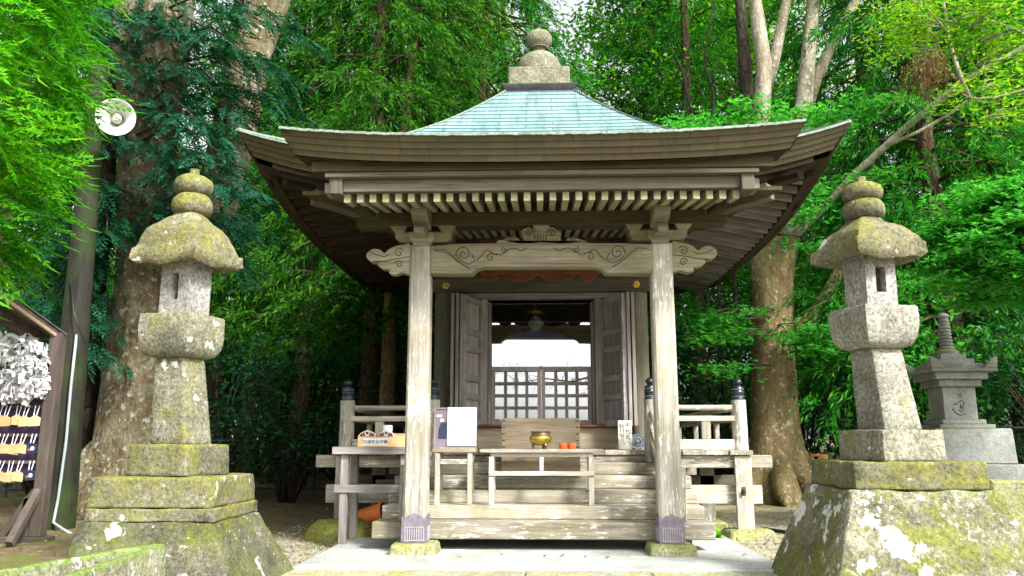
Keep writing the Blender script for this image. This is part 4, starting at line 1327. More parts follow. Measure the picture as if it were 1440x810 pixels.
# fortune slip box with its label
bx0, bx1 = xat(503, 7.0, 620), xat(569, 7.0, 620)
Bx = empty('fortune_box', ((bx0 + bx1) / 2, 7.1, tt), 'small orange-brown wooden box with a white lettered label on the side table', 'box')
mb = MB()
z0, z1 = tt + 0.001, tt + 0.085
mb.box(bx0, bx1, 7.0, 7.012, z0, z1).box(bx0, bx1, 7.20, 7.212, z0, z1 + 0.03).box(bx0, bx0 + 0.012, 7.0125, 7.1995, z0, z1 + 0.015).box(bx1 - 0.012, bx1, 7.0125, 7.1995, z0, z1 + 0.015).box(bx0 + 0.0125, bx1 - 0.0125, 7.0125, 7.1995, z0, z0 + 0.012)
mb.build('case', wx('box'), Bx, bevel=0.002)
def text(body, size, loc, rot, mat, parent, name='lettering', ext=0.0008, align='CENTER', space=1.0):
    cu = bpy.data.curves.new('t', 'FONT')
    cu.body = body
    cu.size = size
    cu.extrude = ext
    cu.align_x = align
    cu.align_y = 'CENTER'
    cu.space_character = space
    cu.space_line = 1.0
    o = bpy.data.objects.new('t', cu)
    COL.objects.link(o)
    bpy.context.view_layer.update()
    me = bpy.data.meshes.new_from_object(o.evaluated_get(bpy.context.evaluated_depsgraph_get()))
    bpy.data.objects.remove(o)
    bpy.data.curves.remove(cu)
    me.transform(Matrix.Translation(Vector(loc) - wloc(parent)) @ rot.to_matrix().to_4x4())
    me.materials.clear()
    me.materials.append(mat)
    me.name = name
    ob = bpy.data.objects.new(name, me)
    COL.objects.link(ob)
    ob.parent = parent
    return ob
from mathutils import Euler
FRONT = Euler((R(90), 0, 0))
lbx0, lbx1 = xat(510.5, 7.0, 620), xat(545, 7.0, 620)
lab = MB().box(lbx0, lbx1, 6.997, 6.9995, z0 + 0.012, z1 - 0.012).build('label', M['paper'], Bx)
text('交通安全守護', 0.036, ((lbx0 + lbx1) / 2, 6.9955, (z0 + z1) / 2 - 0.002), FRONT, M['black'], lab)
M['darkred'] = plain('dark red paint', (0.30, 0.03, 0.03), 0.6)
# two painted charms on the box
for i, (a, b_) in enumerate(((505, 528), (532, 554))):
    xa, xb = xat(a, 7.03, 608), xat(b_, 7.03, 608)
    xc, w = (xa + xb) / 2, xb - xa
    zz = z1 + 0.001
    ch = empty('painted_charm', (xc, 7.05, zz), ['white arched charm with red and black marks, on the left half of the fortune box', 'white arched charm with red and black marks, nearer the porch post on the fortune box'][i], 'charm', 'arched charms on the fortune box')
    arch = [(-0.5, 0), (0.5, 0), (0.47, 0.026), (0.2, 0.047), (0.06, 0.052), (0, 0.06), (-0.06, 0.052), (-0.2, 0.047), (-0.47, 0.026)]
    MB().prism_xz([(xc + u * w, zz + z) for u, z in arch], 7.03, 7.07).build('body', M['white'], ch, bevel=0.003)
    for sg in (-1, 1):
        MB().prism_xz([(xc + sg * u * w, zz + z) for u, z in ((0.11, 0.006), (0.32, 0.006), (0.28, 0.032), (0.15, 0.038))], 7.026, 7.0295).build('red_mark', M['darkred'], ch)
        MB().prism_xz([(xc + sg * u * w, zz + z) for u, z in ((0.325, 0.006), (0.43, 0.006), (0.41, 0.022), (0.29, 0.031))], 7.026, 7.0295).build('black_mark', M['black'], ch)
    MB().prism_xz([(xc + u * w, zz + z) for u, z in ((-0.06, 0.022), (0.06, 0.022), (0.08, 0.042), (-0.08, 0.042))], 7.026, 7.0295).build('black_mark', M['black'], ch)
cp = at(545, 606, 7.13)
cpz = z1 - 0.07
tag(MB().lathe([(0.040, cpz), (0.042, cpz + 0.005), (0.045, cpz + 0.17), (0.043, cpz + 0.17), (0.038, cpz + 0.01)], (cp.x, 7.12, 0.0), 20).build('cup', M['paper'], None, loc=(cp.x, 7.12, cpz), sharp=40), 'plain white paper cup standing inside the fortune box', 'cup')
# stool with the notice board
q0, q1 = xat(607, 6.84, 632), xat(668, 6.84, 632)
ST = empty('small_stool', ((q0 + q1) / 2, 6.95, 0.326), 'small square wooden stool on the steps beside the left porch post', 'stool')
sz = 0.785
MB().box(q0, q1, 6.86, 7.08, sz - 0.03, sz).build('seat', wx('tan'), ST, bevel=0.003)
for xx in (q0 + 0.045, q1 - 0.045):
    MB().box(xx - 0.02, xx + 0.02, 6.87, 6.905, 0.327, sz - 0.031).build('leg', wz('post'), ST, bevel=0.003)
    MB().box(xx - 0.02, xx + 0.02, 7.07, 7.105, 0.437, sz - 0.031).build('leg', wz('post'), ST, bevel=0.003)
MB().box(q0 + 0.066, q1 - 0.066, 6.875, 6.90, 0.66, 0.70).build('rail', wx('post'), ST, bevel=0.003)
n0, n1 = xat(610, 6.9, 600), xat(670, 6.9, 600)
NB = empty('notice_board', ((n0 + n1) / 2, 6.92, sz), 'framed mauve notice board with a white printed sheet over it, on the small stool', 'notice board')
def tilt(x, y, z): # leaning back a little
    return (x, y + (z - sz) * 0.10, z)
def tbox(x0, x1, y0, y1, za, zb): return MB().hexa([tilt(*p) for p in ((x0, y0, za), (x1, y0, za), (x1, y1, za), (x0, y1, za), (x0, y0, zb), (x1, y0, zb), (x1, y1, zb), (x0, y1, zb))])
zt = sz + 0.345
tbox(n0, n1, 6.90, 6.915, sz + 0.001, zt).build('panel', M['mauve'], NB)
fr_ = MB()
for a, b_, c, d in ((n0, n0 + 0.012, sz + 0.002, zt), (n1 - 0.012, n1, sz + 0.002, zt), (n0 + 0.0125, n1 - 0.0125, sz + 0.002, sz + 0.014), (n0 + 0.0125, n1 - 0.0125, zt - 0.012, zt)):
    t2 = tbox(a, b_, 6.892, 6.8995, c, d)
    fr_.add(t2.v, t2.f)
fr_.build('frame', wz('frame'), NB)
sx0 = xat(629, 6.9, 600)
sh = tbox(sx0, n1 - 0.002, 6.886, 6.889, sz + 0.022, zt + 0.002).build('sheet', M['paper'], NB)
ypp = 6.8852
def mark(a, b_, c, d, mat, par=sh): tbox(a, b_, ypp - 0.0012, ypp, c, d).build('print', mat, par)
W = n1 - sx0
mark(sx0 + 0.012, sx0 + W * 0.28, sz + 0.04, sz + 0.092, M['cyan'])
mark(sx0 + W * 0.42, sx0 + W * 0.57, sz + 0.04, sz + 0.082, M['cyan'])
mark(sx0 + 0.002, n1 - 0.004, sz + 0.023, sz + 0.037, M['lilac'])
mark(sx0 + W * 0.19, sx0 + W * 0.31, sz + 0.185, sz + 0.212, M['peach'])
mark(sx0 + W * 0.50, sx0 + W * 0.535, sz + 0.09, sz + 0.135, M['mauve'])
mark(sx0 + W * 0.72, sx0 + W * 0.75, sz + 0.265, sz + 0.285, M['ink'])
mark(sx0 + W * 0.79, sx0 + W * 0.82, sz + 0.258, sz + 0.272, M['ink'])
fig = MB().prism([tilt(n0 + 0.038, 6.8975, sz + 0.085), tilt(sx0 + 0.004, 6.8975, sz + 0.085), tilt(sx0 + 0.004, 6.8975, sz + 0.225), tilt(n0 + 0.06, 6.8975, sz + 0.215), tilt(n0 + 0.042, 6.8975, sz + 0.17)], (0, -0.002, 0)).build('print', M['navy'], NB)
tbox(n0 + 0.02, n0 + 0.065, 6.8955, 6.898, sz + 0.265, sz + 0.285).build('print', M['paper'], NB)
tbox(n0 + 0.05, n0 + 0.08, 6.8955, 6.898, sz + 0.228, sz + 0.25).build('print', M['paper'], NB)
# offering table
o0, o1 = xat(674, 6.84, 633), xat(850, 6.84, 633)
OT = empty('offering_table', ((o0 + o1) / 2, 6.95, 0.326), 'long low offering table of bare planks standing across the steps', 'table')
oz = 0.782
MB().box(o0, o1, 6.86, 7.22, oz - 0.028, oz).build('tabletop', wx('post'), OT, bevel=0.003)
MB().box(o0 + 0.09, o1 - 0.09, 6.89, 6.91, oz - 0.062, oz - 0.029).build('apron', wx('post'), OT, bevel=0.002)
for xx in (xat(691, 6.88, 670), xat(831.5, 6.88, 670)):
    MB().box(xx - 0.022, xx + 0.022, 6.87, 6.91, 0.327, oz - 0.029 if False else oz - 0.063).build('leg', wz('post'), OT, bevel=0.003)
    MB().box(xx - 0.022, xx + 0.022, 7.08, 7.105, 0.437, oz - 0.029).build('leg', wz('post'), OT, bevel=0.003)
MB().box(xat(687, 6.86, 670), xat(836, 6.86, 670), 6.858, 6.8695, 0.565, 0.603).build('rail', wx('post'), OT, bevel=0.002)
xx = xat(761.5, 6.88, 650)
MB().box(xx - 0.018, xx + 0.018, 6.875, 6.905, 0.604, oz - 0.063).build('leg', wz('post'), OT, bevel=0.002)
# offertory box behind it
b0, b1 = xat(705, 7.31, 610), xat(815.5, 7.31, 610)
OB = empty('offertory_box', ((b0 + b1) / 2, 7.42, 0.546), 'wide wooden offertory box with a nailed plank front, behind the brass burner', 'offertory box')
bz = zat(588, 7.31)
pn = MB().box(b0, b1, 7.31, 7.335, 0.547, bz).build('front_panel', wx('tan'), OB, bevel=0.003)
MB().box(b0, b1, 7.51, 7.535, 0.547, bz).build('back_panel', wx('tan'), OB, bevel=0.003)
for xx in (b0, b1 - 0.025): MB().box(xx, xx + 0.025, 7.336, 7.509, 0.547, bz).build('side_panel', wy('tan'), OB, bevel=0.003)
mb = MB()
for k in range(9): mb.box(b0 + 0.03, b1 - 0.03, 7.345 + k * 0.018, 7.353 + k * 0.018, bz - 0.03, bz - 0.012)
mb.build('slats', wx('tan'), OB)
mb = MB()
for k in range(5):
    for xx in (b0 + 0.022, b1 - 0.022):
        z = bz - 0.025 - k * 0.057
        mb.box(xx - 0.016, xx + 0.012, 7.308, 7.3095, z - 0.004, z + 0.004)
        mb.ball((xx, 7.309, z), 0.005, 0.004, 0.005, 8, 6)
mb.build('nail', M['dark_brown'], pn)
# brass incense burner
bc = at(760.5, 630, 7.02)
IB = empty('incense_burner', (bc.x, 7.02, oz), 'brass three-legged incense burner on the offering table', 'incense burner')
z = oz + 0.03
MB().lathe([(0.03, z), (0.065, z + 0.008), (0.09, z + 0.03), (0.098, z + 0.055), (0.092, z + 0.078), (0.078, z + 0.09)], (bc.x, 7.02, 0), 36).build('bowl', M['brass'], IB, sharp=60)
MB().lathe([(0.078, z + 0.0905), (0.076, z + 0.105), (0.088, z + 0.112), (0.09, z + 0.119), (0.078, z + 0.119), (0.07, z + 0.10), (0.0, z + 0.098)], (bc.x, 7.02, 0), 36).build('rim', M['brass_rim'], IB, sharp=50)
for k in range(3):
    a = R(-90 + 120 * k + 38)
    MB().tube([(bc.x + 0.055 * math.cos(a), 7.02 + 0.055 * math.sin(a), z + 0.02), (bc.x + 0.068 * math.cos(a), 7.02 + 0.068 * math.sin(a), z), (bc.x + 0.062 * math.cos(a), 7.02 + 0.062 * math.sin(a), oz + 0.008), (bc.x + 0.066 * math.cos(a), 7.02 + 0.066 * math.sin(a), oz + 0.001)], [0.014, 0.015, 0.009, 0.012], 10).build('leg', M['brass_rim'], IB)
for i, px in enumerate((792, 804)):
    rc = at(px, 632, 7.0 + 0.03 * i)
    w = 0.036
    tag(MB().lathe([(w * 0.9, oz + 0.001), (w, oz + 0.006), (w, oz + 0.047), (w * 0.92, oz + 0.05), (w * 0.86, oz + 0.02), (0, oz + 0.015)], (rc.x, 7.0 + 0.03 * i, 0), 24).build('lacquer_cup', M['red'], None, loc=(rc.x, 7.0 + 0.03 * i, oz), sharp=40), ['small vermilion cup standing nearer the brass burner', 'small vermilion cup standing farther from the brass burner'][i], 'cup', 'vermilion cups on the offering table')
# lettered plank leaning by the column
k0, k1 = xat(868.5, 8.16, 612), xat(888, 8.16, 612)
pk0, pk1 = fz + 0.003, zat(591, 8.2, 878)
PL = MB().hexa([(k0, 8.10, pk0), (k1, 8.10, pk0), (k1, 8.122, pk0), (k0, 8.122, pk0), (k0 + 0.01, 8.20, pk1), (k1 + 0.01, 8.20, pk1), (k1 + 0.01, 8.222, pk1), (k0 + 0.01, 8.222, pk1)]).build('lettered_plank', wz('post'), None, loc=((k0 + k1) / 2, 8.12, pk0), bevel=0.003)
tag(PL, 'small weathered plank with two columns of brush lettering, leaning by the right door', 'sign')
an = math.atan2(0.10, pk1 - pk0)
ROT = Euler((R(90) - an, 0, 0))
zm = (pk0 + pk1) / 2
for xo, s_, zz in ((0.032, '千\n社\n札', zm + 0.03), (-0.030, '貼\n付\n断\nり', zm + 0.01)):
    yy = 8.10 + (zz - pk0) / (pk1 - pk0) * 0.10 - 0.002
    text(s_, 0.058 if xo > 0 else 0.05, ((k0 + k1) / 2 + xo + 0.004, yy, zz), ROT, M['ink'], PL)
# orange plant pot lying under the veranda
oc = at(524, 725, 7.9)
rot = Matrix.Rotation(R(78), 3, 'Y') @ Matrix.Rotation(R(12), 3, 'X')
pot = MB().lathe([(0.07, -0.13), (0.074, -0.13), (0.10, 0.10), (0.108, 0.10), (0.11, 0.125), (0.097, 0.125), (0.092, 0.09), (0.066, -0.11), (0.0, -0.11)], (0, 0, 0), 32, rot)
lo = min(v.z for v in pot.v)
for v in pot.v: v += Vector((oc.x, 7.9, -lo + 0.055))
tag(pot.build('plant_pot', M['orange'], None, loc=(oc.x, 7.9, 0.055), sharp=40), 'orange plastic plant pot tipped over under the left veranda', 'plant pot')
tag(MB().box(oc.x - 0.33, oc.x + 0.45, 7.72, 8.1, 0.02, 0.054).build('plank', wx('grey'), None, loc=(oc.x, 7.9, GZ), bevel=0.004), 'short grey plank lying under the orange plant pot', 'plank')
tag(MB().box(-1.62, -1.15, 8.02, 8.06, 0.30, 0.48).build('plank', wx('grey'), None, loc=(-1.4, 8.04, 0.02), bevel=0.004), 'wide stained plank standing under the left veranda behind the plant pot', 'plank')
for xx in (-1.6, -1.2): MB().box(xx - 0.03, xx + 0.03, 8.065, 8.1, -0.02, 0.47).build('batten', wz('under'), bpy.data.objects['plank.001'])

# statue behind the glass
SY = 9.10
hc = at(753.5, 453, SY)
SA = empty('altar_statue', (hc.x, SY, 0.981), 'pale faced altar statue in a blue robe and gold crown behind the glass', 'statue')
hz = hc.z
rings = []
for (w, d, z) in ((0.62, 0.34, 0.99), (0.66, 0.36, 1.3), (0.60, 0.32, 1.65), (0.50, 0.26, hz - 0.34), (0.42, 0.22, hz - 0.22), (0.30, 0.18, hz - 0.155), (0.15, 0.12, hz - 0.115), (0.07, 0.07, hz - 0.10)):
    rings.append((w, d, z))
V, F = [], []
for w, d, z in rings:
    for k in range(28):
        a = 2 * math.pi * k / 28
        fold = 1 + 0.05 * math.sin(a * 7 + z * 5)
        V.append((hc.x + w * math.cos(a) * fold, SY + d * 0.5 * math.sin(a) * fold, z))
for i in range(len(rings) - 1):
    for k in range(28): F.append((i * 28 + k, i * 28 + (k + 1) % 28, (i + 1) * 28 + (k + 1) % 28, (i + 1) * 28 + k))
F.append(tuple(range(28))); F.append(tuple(range((len(rings) - 1) * 28, len(rings) * 28)))
MB().add(V, F).build('robe', M['statue_robe'], SA, sharp=180)
hd = MB().ball((hc.x, SY, hz), 0.076, 0.088, 0.105, 24, 18)
for v in hd.v:
    if v.z < hz: v.x = hc.x + (v.x - hc.x) * (1 - 0.9 * (hz - v.z))
hd.tube([(hc.x, SY, hz - 0.17), (hc.x, SY, hz - 0.05)], 0.055, 14)
hd.ball((hc.x, SY - 0.088, hz - 0.012), 0.014, 0.022, 0.026, 10, 8)
for s in (-1, 1): hd.ball((hc.x + s * 0.077, SY + 0.005, hz - 0.01), 0.012, 0.02, 0.035, 10, 8)
face = hd.build('head', M['statue_face'], SA, sharp=180)
ft = MB()
for s in (-1, 1):
    ft.tube([(hc.x + s * 0.016, SY - 0.089, hz + 0.040), (hc.x + s * 0.036, SY - 0.087, hz + 0.052), (hc.x + s * 0.058, SY - 0.071, hz + 0.042)], 0.0055, 6)
    ft.tube([(hc.x + s * 0.018, SY - 0.090, hz + 0.016), (hc.x + s * 0.036, SY - 0.085, hz + 0.022), (hc.x + s * 0.054, SY - 0.074, hz + 0.016)], 0.0055, 6)
    ft.tube([(hc.x + s * 0.003, SY - 0.092, hz - 0.046), (hc.x + s * 0.022, SY - 0.087, hz - 0.050), (hc.x + s * 0.04, SY - 0.074, hz - 0.040)], 0.005, 6)
ft.tube([(hc.x - 0.018, SY - 0.084, hz - 0.064), (hc.x, SY - 0.089, hz - 0.066), (hc.x + 0.018, SY - 0.084, hz - 0.064)], 0.004, 6)
ft.build('face_feature', M['hair'], face, sharp=180)
MB().ball((hc.x, SY + 0.03, hz + 0.045), 0.10, 0.10, 0.10, 20, 14).build('hair', M['hair'], SA, sharp=180)
MB().ball((hc.x, SY + 0.12, hz - 0.03), 0.17, 0.06, 0.20, 20, 14).build('hair', M['hair'], SA, sharp=180)
MB().lathe([(0.085, hz + 0.085), (0.098, hz + 0.088), (0.105, hz + 0.12), (0.10, hz + 0.12), (0.083, hz + 0.092)], (hc.x, SY, 0), 28).build('crown', M['gold'], SA, sharp=40)
mb = MB()
for k in range(-3, 4):
    a = R(-90 + 28 * k)
    x, y = hc.x + 0.104 * math.cos(a), SY + 0.104 * math.sin(a)
    mb.tube([(x, y, hz + 0.11), (x, y, hz + (0.15 if k else 0.185))], [0.016, 0.003], 6)
mb.build('crown_point', M['gold'], SA)
MB().box(hc.x - 0.75, hc.x + 0.75, SY - 0.2, SY + 0.42, 0.981, 0.989).build('dais', wood('under', 'x'), SA)

# ================================================================== utility pole with loudspeaker
pb, pt_ = at(80, 742, 8.1), at(140, 84, 8.1)
UP = empty('utility_pole', (pb.x, 8.1, GZ), 'dark mossy wooden utility pole at the left carrying the loudspeaker', 'pole')
mb = MB()
n = 16
P = [pb.lerp(pt_, i / n) for i in range(n + 1)]
P[0].z = GZ - 0.05
mb.tube(P, [0.165 - 0.075 * i / n for i in range(n + 1)], 18, 0.05)
mb.build('shaft', wood('pole', 'z'), UP, sharp=60)
cpt = [at(108, 470, 7.93), at(100, 540, 7.92), at(93, 620, 7.92), at(82, 700, 7.93), at(75, 735, 7.93), at(88, 744, 7.8), at(102, 752, 7.7)]
MB().tube(cpt, 0.014, 8).build('conduit', M['pipe'], UP, sharp=180)
MB().tube([at(100, 395, 7.95), at(104, 440, 7.9), at(120, 485, 7.85)], 0.008, 6).build('cable', M['cap'], UP, sharp=180)
sc_ = at(163, 165, 7.72)
SPK = empty('loudspeaker', sc_, 'white horn loudspeaker mounted on the wooden utility pole', 'loudspeaker')
aim = (Vector((0.42, -1.0, -0.16))).normalized()
rq = aim.to_track_quat('Z', 'Y').to_matrix()
pr = [(0.05, -0.20), (0.055, -0.16), (0.07, -0.11), (0.10, -0.06), (0.14, -0.02), (0.185, 0.012), (0.192, 0.014), (0.192, 0.022), (0.183, 0.02), (0.14, -0.025), (0.105, -0.085), (0.085, -0.16), (0.0, -0.19)]
MB().lathe(pr, sc_, 40, rq).build('horn', M['white'], SPK, sharp=50)
MB().lathe([(0.03, -0.18), (0.05, -0.10), (0.052, -0.05), (0.035, -0.02), (0.03, 0.0), (0.0, 0.004)], sc_, 24, rq).build('inner_horn', M['horn_in'], SPK, sharp=50)
MB().lathe([(0.06, -0.32), (0.075, -0.31), (0.075, -0.22), (0.05, -0.2)], sc_, 24, rq).build('driver', M['horn_in'], SPK, sharp=50)
MB().bar(sc_ - aim * 0.25, (at(138, 175, 8.02)), 0.03, 0.03).build('bracket', M['cap'], SPK)

# ================================================================== ema rack
EY = 6.95
ER = empty('votive_rack', (xat(30, EY, 760), EY, GZ), 'dark brown roofed wooden rack for votive plaques at the left edge', 'votive rack')
px_ = xat(64, EY, 600)
zs = lambda y: zat(y, EY, 40)
MB().box(px_ - 0.05, px_ + 0.05, EY, EY + 0.1, zs(755), zs(468)).build('post', wz('rack'), ER, bevel=0.004)
MB().box(px_ - 1.85, px_ - 1.75, EY, EY + 0.1, zs(755), zs(468)).build('post', wz('rack'), ER, bevel=0.004)
for xx in (px_, px_ - 1.8):
    MB().box(xx - 0.38, xx + 0.12, EY - 0.02, EY + 0.12, GZ - 0.02, zs(755) - 0.001).build('sill', wx('grey'), ER, bevel=0.006)
    MB().bar((xx - 0.30, EY + 0.05, zs(755)), (xx - 0.05, EY + 0.05, zs(690)), 0.06, 0.06).build('brace', wz('rack'), ER, bevel=0.003)
    MB().bar((xx + 0.02, EY - 0.35, zs(758)), (xx + 0.0, EY + 0.0, zs(690)), 0.06, 0.06).build('brace', wz('rack'), ER, bevel=0.003)
    MB().box(xx - 0.14, xx - 0.06, EY + 0.02, EY + 0.10, zs(755), zs(700)).build('foot_block', wz('grey'), ER, bevel=0.003)
# the roof drops towards its far right end
rA, rB = at(88, 474, 7.0), at(0, 411, 6.5)
rd = (rB - rA)
rh = Vector((-rd.y, rd.x, 0)).normalized()
if rh.y > 0: rh = -rh
rn = rd.cross(rh).normalized()
if rn.z < 0: rn = -rn
def rslab(s0, s1, t0, t1, o0, o1):
    P = []
    for o in (o0, o1):
        for (q, t) in ((s0, t0), (s1, t0), (s1, t1), (s0, t1)):
            P.append(rA + rd * q + rh * t + rn * o)
    return MB().hexa(P)
rslab(0.0, 2.3, -0.62, 0.0, 0.0, 0.028).build('roof_board', wx('rack'), ER, bevel=0.003)
rslab(-0.02, 2.3, -0.64, 0.02, 0.029, 0.04).build('roof_sheet', M['lead'], ER)
rslab(0.02, 2.3, -0.03, -0.001, -0.03, -0.001).build('barge_board', wx('tan'), ER, bevel=0.003)
rslab(0.12, 2.3, -0.28, -0.20, -0.11, -0.001).build('rafter', wx('rack'), ER, bevel=0.003)
rows = (572, 612, 650)
rx1 = px_ - 0.055
for y in rows + (540, 500):
    MB().box(rx1 - 1.68, rx1, EY + 0.035, EY + 0.065, zs(y) - 0.012, zs(y) + 0.012).build('rail', wx('rack'), ER)
MB().box(rx1 - 1.68, rx1 - 0.01, EY + 0.085, EY + 0.095, zs(668), zs(560)).build('back_board', M['violet'], ER)
# plaques hung on cords
er = random.Random(5)
shades = ['bare wooden', 'dark printed', 'honey coloured', 'half printed']
idx = 0
for r, y in enumerate(rows):
    for k in range(6):
        w = er.uniform(0.085, 0.115)
        x = rx1 - 0.055 - k * 0.082 + er.uniform(-0.01, 0.01)
        z = zs(y) - 0.15 - er.uniform(0, 0.02)
        yy = EY + 0.012 - 0.012 * (k % 2) - er.uniform(0, 0.008)
        hh = 0.092
        a = er.uniform(-0.12, 0.12)
        c, s = math.cos(a), math.sin(a)
        out = [(-w / 2, 0), (w / 2, 0), (w / 2, hh * 0.75), (0, hh), (-w / 2, hh * 0.75)]
        kind = er.choice(['ema', 'ema', 'ema', 'navy', 'box'])
        mt = M['ema'] if kind == 'ema' else (M['navy'] if kind == 'navy' else wood('box', 'x'))
        rowname = ['upper', 'middle', 'lower'][r]
        posn = ['nearest the rack post', 'second from the rack post', 'third from the rack post', 'fourth from the rack post', 'fifth from the rack post', 'sixth from the rack post'][k]
        desc = {'ema': 'bare wooden', 'navy': 'dark printed', 'box': 'orange-brown'}[kind]
        e = empty('votive_plaque', (x, yy, z), f'{desc} votive plaque in the {rowname} row, {posn}', 'plaque', 'votive plaques on the rack')
        MB().prism([(x + u * c - 0, yy, z + v + u * s) for u, v in out], (0, -0.008, 0)).build('board', mt, e, bevel=0.001)
        if kind == 'navy':
            MB().ball((x + 0.012, yy - 0.0085, z + hh * 0.45), 0.018, 0.002, 0.018, 10, 6).build('print', M['paper'], e)
            MB().ball((x - 0.018, yy - 0.0085, z + hh * 0.32), 0.012, 0.002, 0.01, 10, 6).build('print', M['red'], e)
        MB().tube([(x - 0.012, yy - 0.004, z + hh * 0.9), (x - 0.02, EY + 0.03, zs(y) + 0.012)], 0.004, 5).tube([(x + 0.012, yy - 0.004, z + hh * 0.9), (x + 0.016, EY + 0.03, zs(y) + 0.012)], 0.004, 5).build('cord', M['cord'], e)
# white paper fortunes knotted over the rack
pv, pf = [], []
for i in range(1500):
    x = rx1 - er.uniform(-0.05, 1.2)
    t = er.random()
    edge = max(0, (x - (rx1 - 0.12)) / 0.17)
    z = zs(566) + (zs(472 + 30 * edge) - zs(566)) * t
    if x > rx1 - 0.1 and t < 0.12: continue
    y = EY - 0.06 * math.sin(math.pi * t) + er.uniform(-0.07, 0.06)
    q = Euler((er.uniform(-1.2, 1.2), er.uniform(-1.5, 1.5), er.uniform(-3, 3))).to_matrix()
    l, w = er.uniform(0.03, 0.055), er.uniform(0.010, 0.018)
    n = len(pv)
    bend = er.uniform(0.005, 0.02)
    for (a, b_, c) in ((-l, -w, 0), (0, -w, bend), (l, -w, 0), (l, w, 0), (0, w, bend), (-l, w, 0)):
        pv.append(Vector((x, y, z)) + q @ Vector((a, b_, c)))
    pf += [(n, n + 1, n + 4, n + 5), (n + 1, n + 2, n + 3, n + 4)]
pm = MB().add(pv, pf).build('paper_fortunes', M['paper'], None, loc=(rx1 - 0.5, EY, 1.5), recalc=False)
tag(pm, 'dense mass of white paper fortunes knotted over the votive rack', 'paper fortunes', None, 'stuff')

# ================================================================== fences and the orange sign
def fence(pts, h, label, posts=6):
    A, B = Vector(pts[0]), Vector(pts[1])
    f = empty('mesh_fence', (A.x, A.y, A.z), label, 'fence')
    for z in (0.08, h): MB().tube([A + Vector((0, 0, z)), B + Vector((0, 0, z))], 0.022, 8).build('rail', M['fence'], f)
    for i in range(posts):
        q = A.lerp(B, i / (posts - 1))
        MB().tube([q - Vector((0, 0, 0.1)), q + Vector((0, 0, h + 0.02))], 0.026, 8).build('post', M['fence'], f)
    mb = MB()
    n = int((B - A).length / 0.09)
    for i in range(n):
        q = A.lerp(B, (i + 0.5) / n)
        mb.bar(q + Vector((0, 0, 0.08)), q + Vector((0, 0, h)), 0.004, 0.004)
    for k in range(1, 10):
        mb.bar(A + Vector((0, 0, 0.08 + (h - 0.08) * k / 10)), B + Vector((0, 0, 0.08 + (h - 0.08) * k / 10)), 0.004, 0.004, up=(0, 1, 0))
    mb.build('wire_mesh', M['fence'], f)
fence(((-8.2, 12.4, 0.05), (-1.7, 12.9, 0.05)), 0.80, 'dark green mesh fence in the shade behind the left lantern', 8)
fence(((5.2, 13.3, 0.05), (9.4, 12.6, 0.05)), 1.0, 'dark green mesh fence behind the large right tree', 6)
oc = at(1153, 647, 12.2)
OS = empty('warning_sign', (oc.x, 12.2, gh(oc.x, 12.2)), 'small faded orange sign with black strokes at the foot of the right tree', 'sign')
MB().tube([(oc.x - 0.02, 12.22, 0), (oc.x - 0.02, 12.22, oc.z + 0.1)], 0.018, 8).build('stake', M['pipe'], OS)
pan = MB().hexa([(oc.x - 0.13, 12.19, oc.z - 0.10), (oc.x + 0.11, 12.19, oc.z - 0.07), (oc.x + 0.11, 12.2, oc.z - 0.07), (oc.x - 0.13, 12.2, oc.z - 0.10), (oc.x - 0.13, 12.19, oc.z + 0.09), (oc.x + 0.12, 12.19, oc.z + 0.08), (oc.x + 0.12, 12.2, oc.z + 0.08), (oc.x - 0.13, 12.2, oc.z + 0.09)]).build('panel', M['orange_sign'], OS)
mb = MB()
for (a, b_, c, d) in ((-0.09, 0.05, -0.03, 0.01), (-0.08, 0.0, -0.05, 0.05), (-0.03, -0.04, 0.02, 0.02), (0.0, -0.06, 0.03, -0.01), (-0.06, 0.03, -0.02, 0.055)):
    mb.bar((oc.x + a, 12.186, oc.z + b_), (oc.x + c, 12.186, oc.z + d), 0.025, 0.006, up=(0, 1, 0))
mb.build('stroke', M['black'], pan)
# ================================================================== vegetation
M['f_cedar'] = foliage('cedar foliage', (0.008, 0.075, 0.008), (0.030, 0.20, 0.012), (0.12, 0.30, 0.015), 0.45)
M['f_cedar_b'] = foliage('bright cedar foliage', (0.008, 0.09, 0.010), (0.030, 0.23, 0.018), (0.13, 0.32, 0.02), 0.45)
M['f_kaya'] = foliage('blue green needles', (0.006, 0.045, 0.027), (0.017, 0.10, 0.050), (0.045, 0.17, 0.06), 0.3)
M['f_hinoki'] = foliage('bright cypress sprays', (0.015, 0.18, 0.008), (0.07, 0.42, 0.012), (0.24, 0.52, 0.02), 0.5)
M['f_leaf'] = foliage('light green leaves', (0.03, 0.15, 0.010), (0.12, 0.34, 0.015), (0.30, 0.46, 0.03), 0.55)
M['f_leaf_far'] = foliage('far green leaves', (0.03, 0.15, 0.010), (0.11, 0.31, 0.015), (0.27, 0.42, 0.03), 0.55)
M['f_dark'] = foliage('dark glossy leaves', (0.006, 0.05, 0.020), (0.018, 0.11, 0.034), (0.045, 0.17, 0.045), 0.25, 0.4, spec=0.25)
M['f_maple'] = foliage('maple leaves', (0.020, 0.19, 0.022), (0.07, 0.38, 0.05), (0.16, 0.48, 0.07), 0.5)
M['f_yellow'] = foliage('yellow green leaves', (0.06, 0.22, 0.010), (0.19, 0.42, 0.015), (0.42, 0.50, 0.04), 0.5)
M['f_dead'] = foliage('dead brown needles', (0.09, 0.05, 0.02), (0.17, 0.10, 0.045), None, 0.3)
M['bark_big'] = bark('mottled tree bark', (0.055, 0.042, 0.020), (0.165, 0.13, 0.07), (0.23, 0.215, 0.14), 0.6, 4.5, (0.42, 0.42, 0.36), 1.0, 0.15)
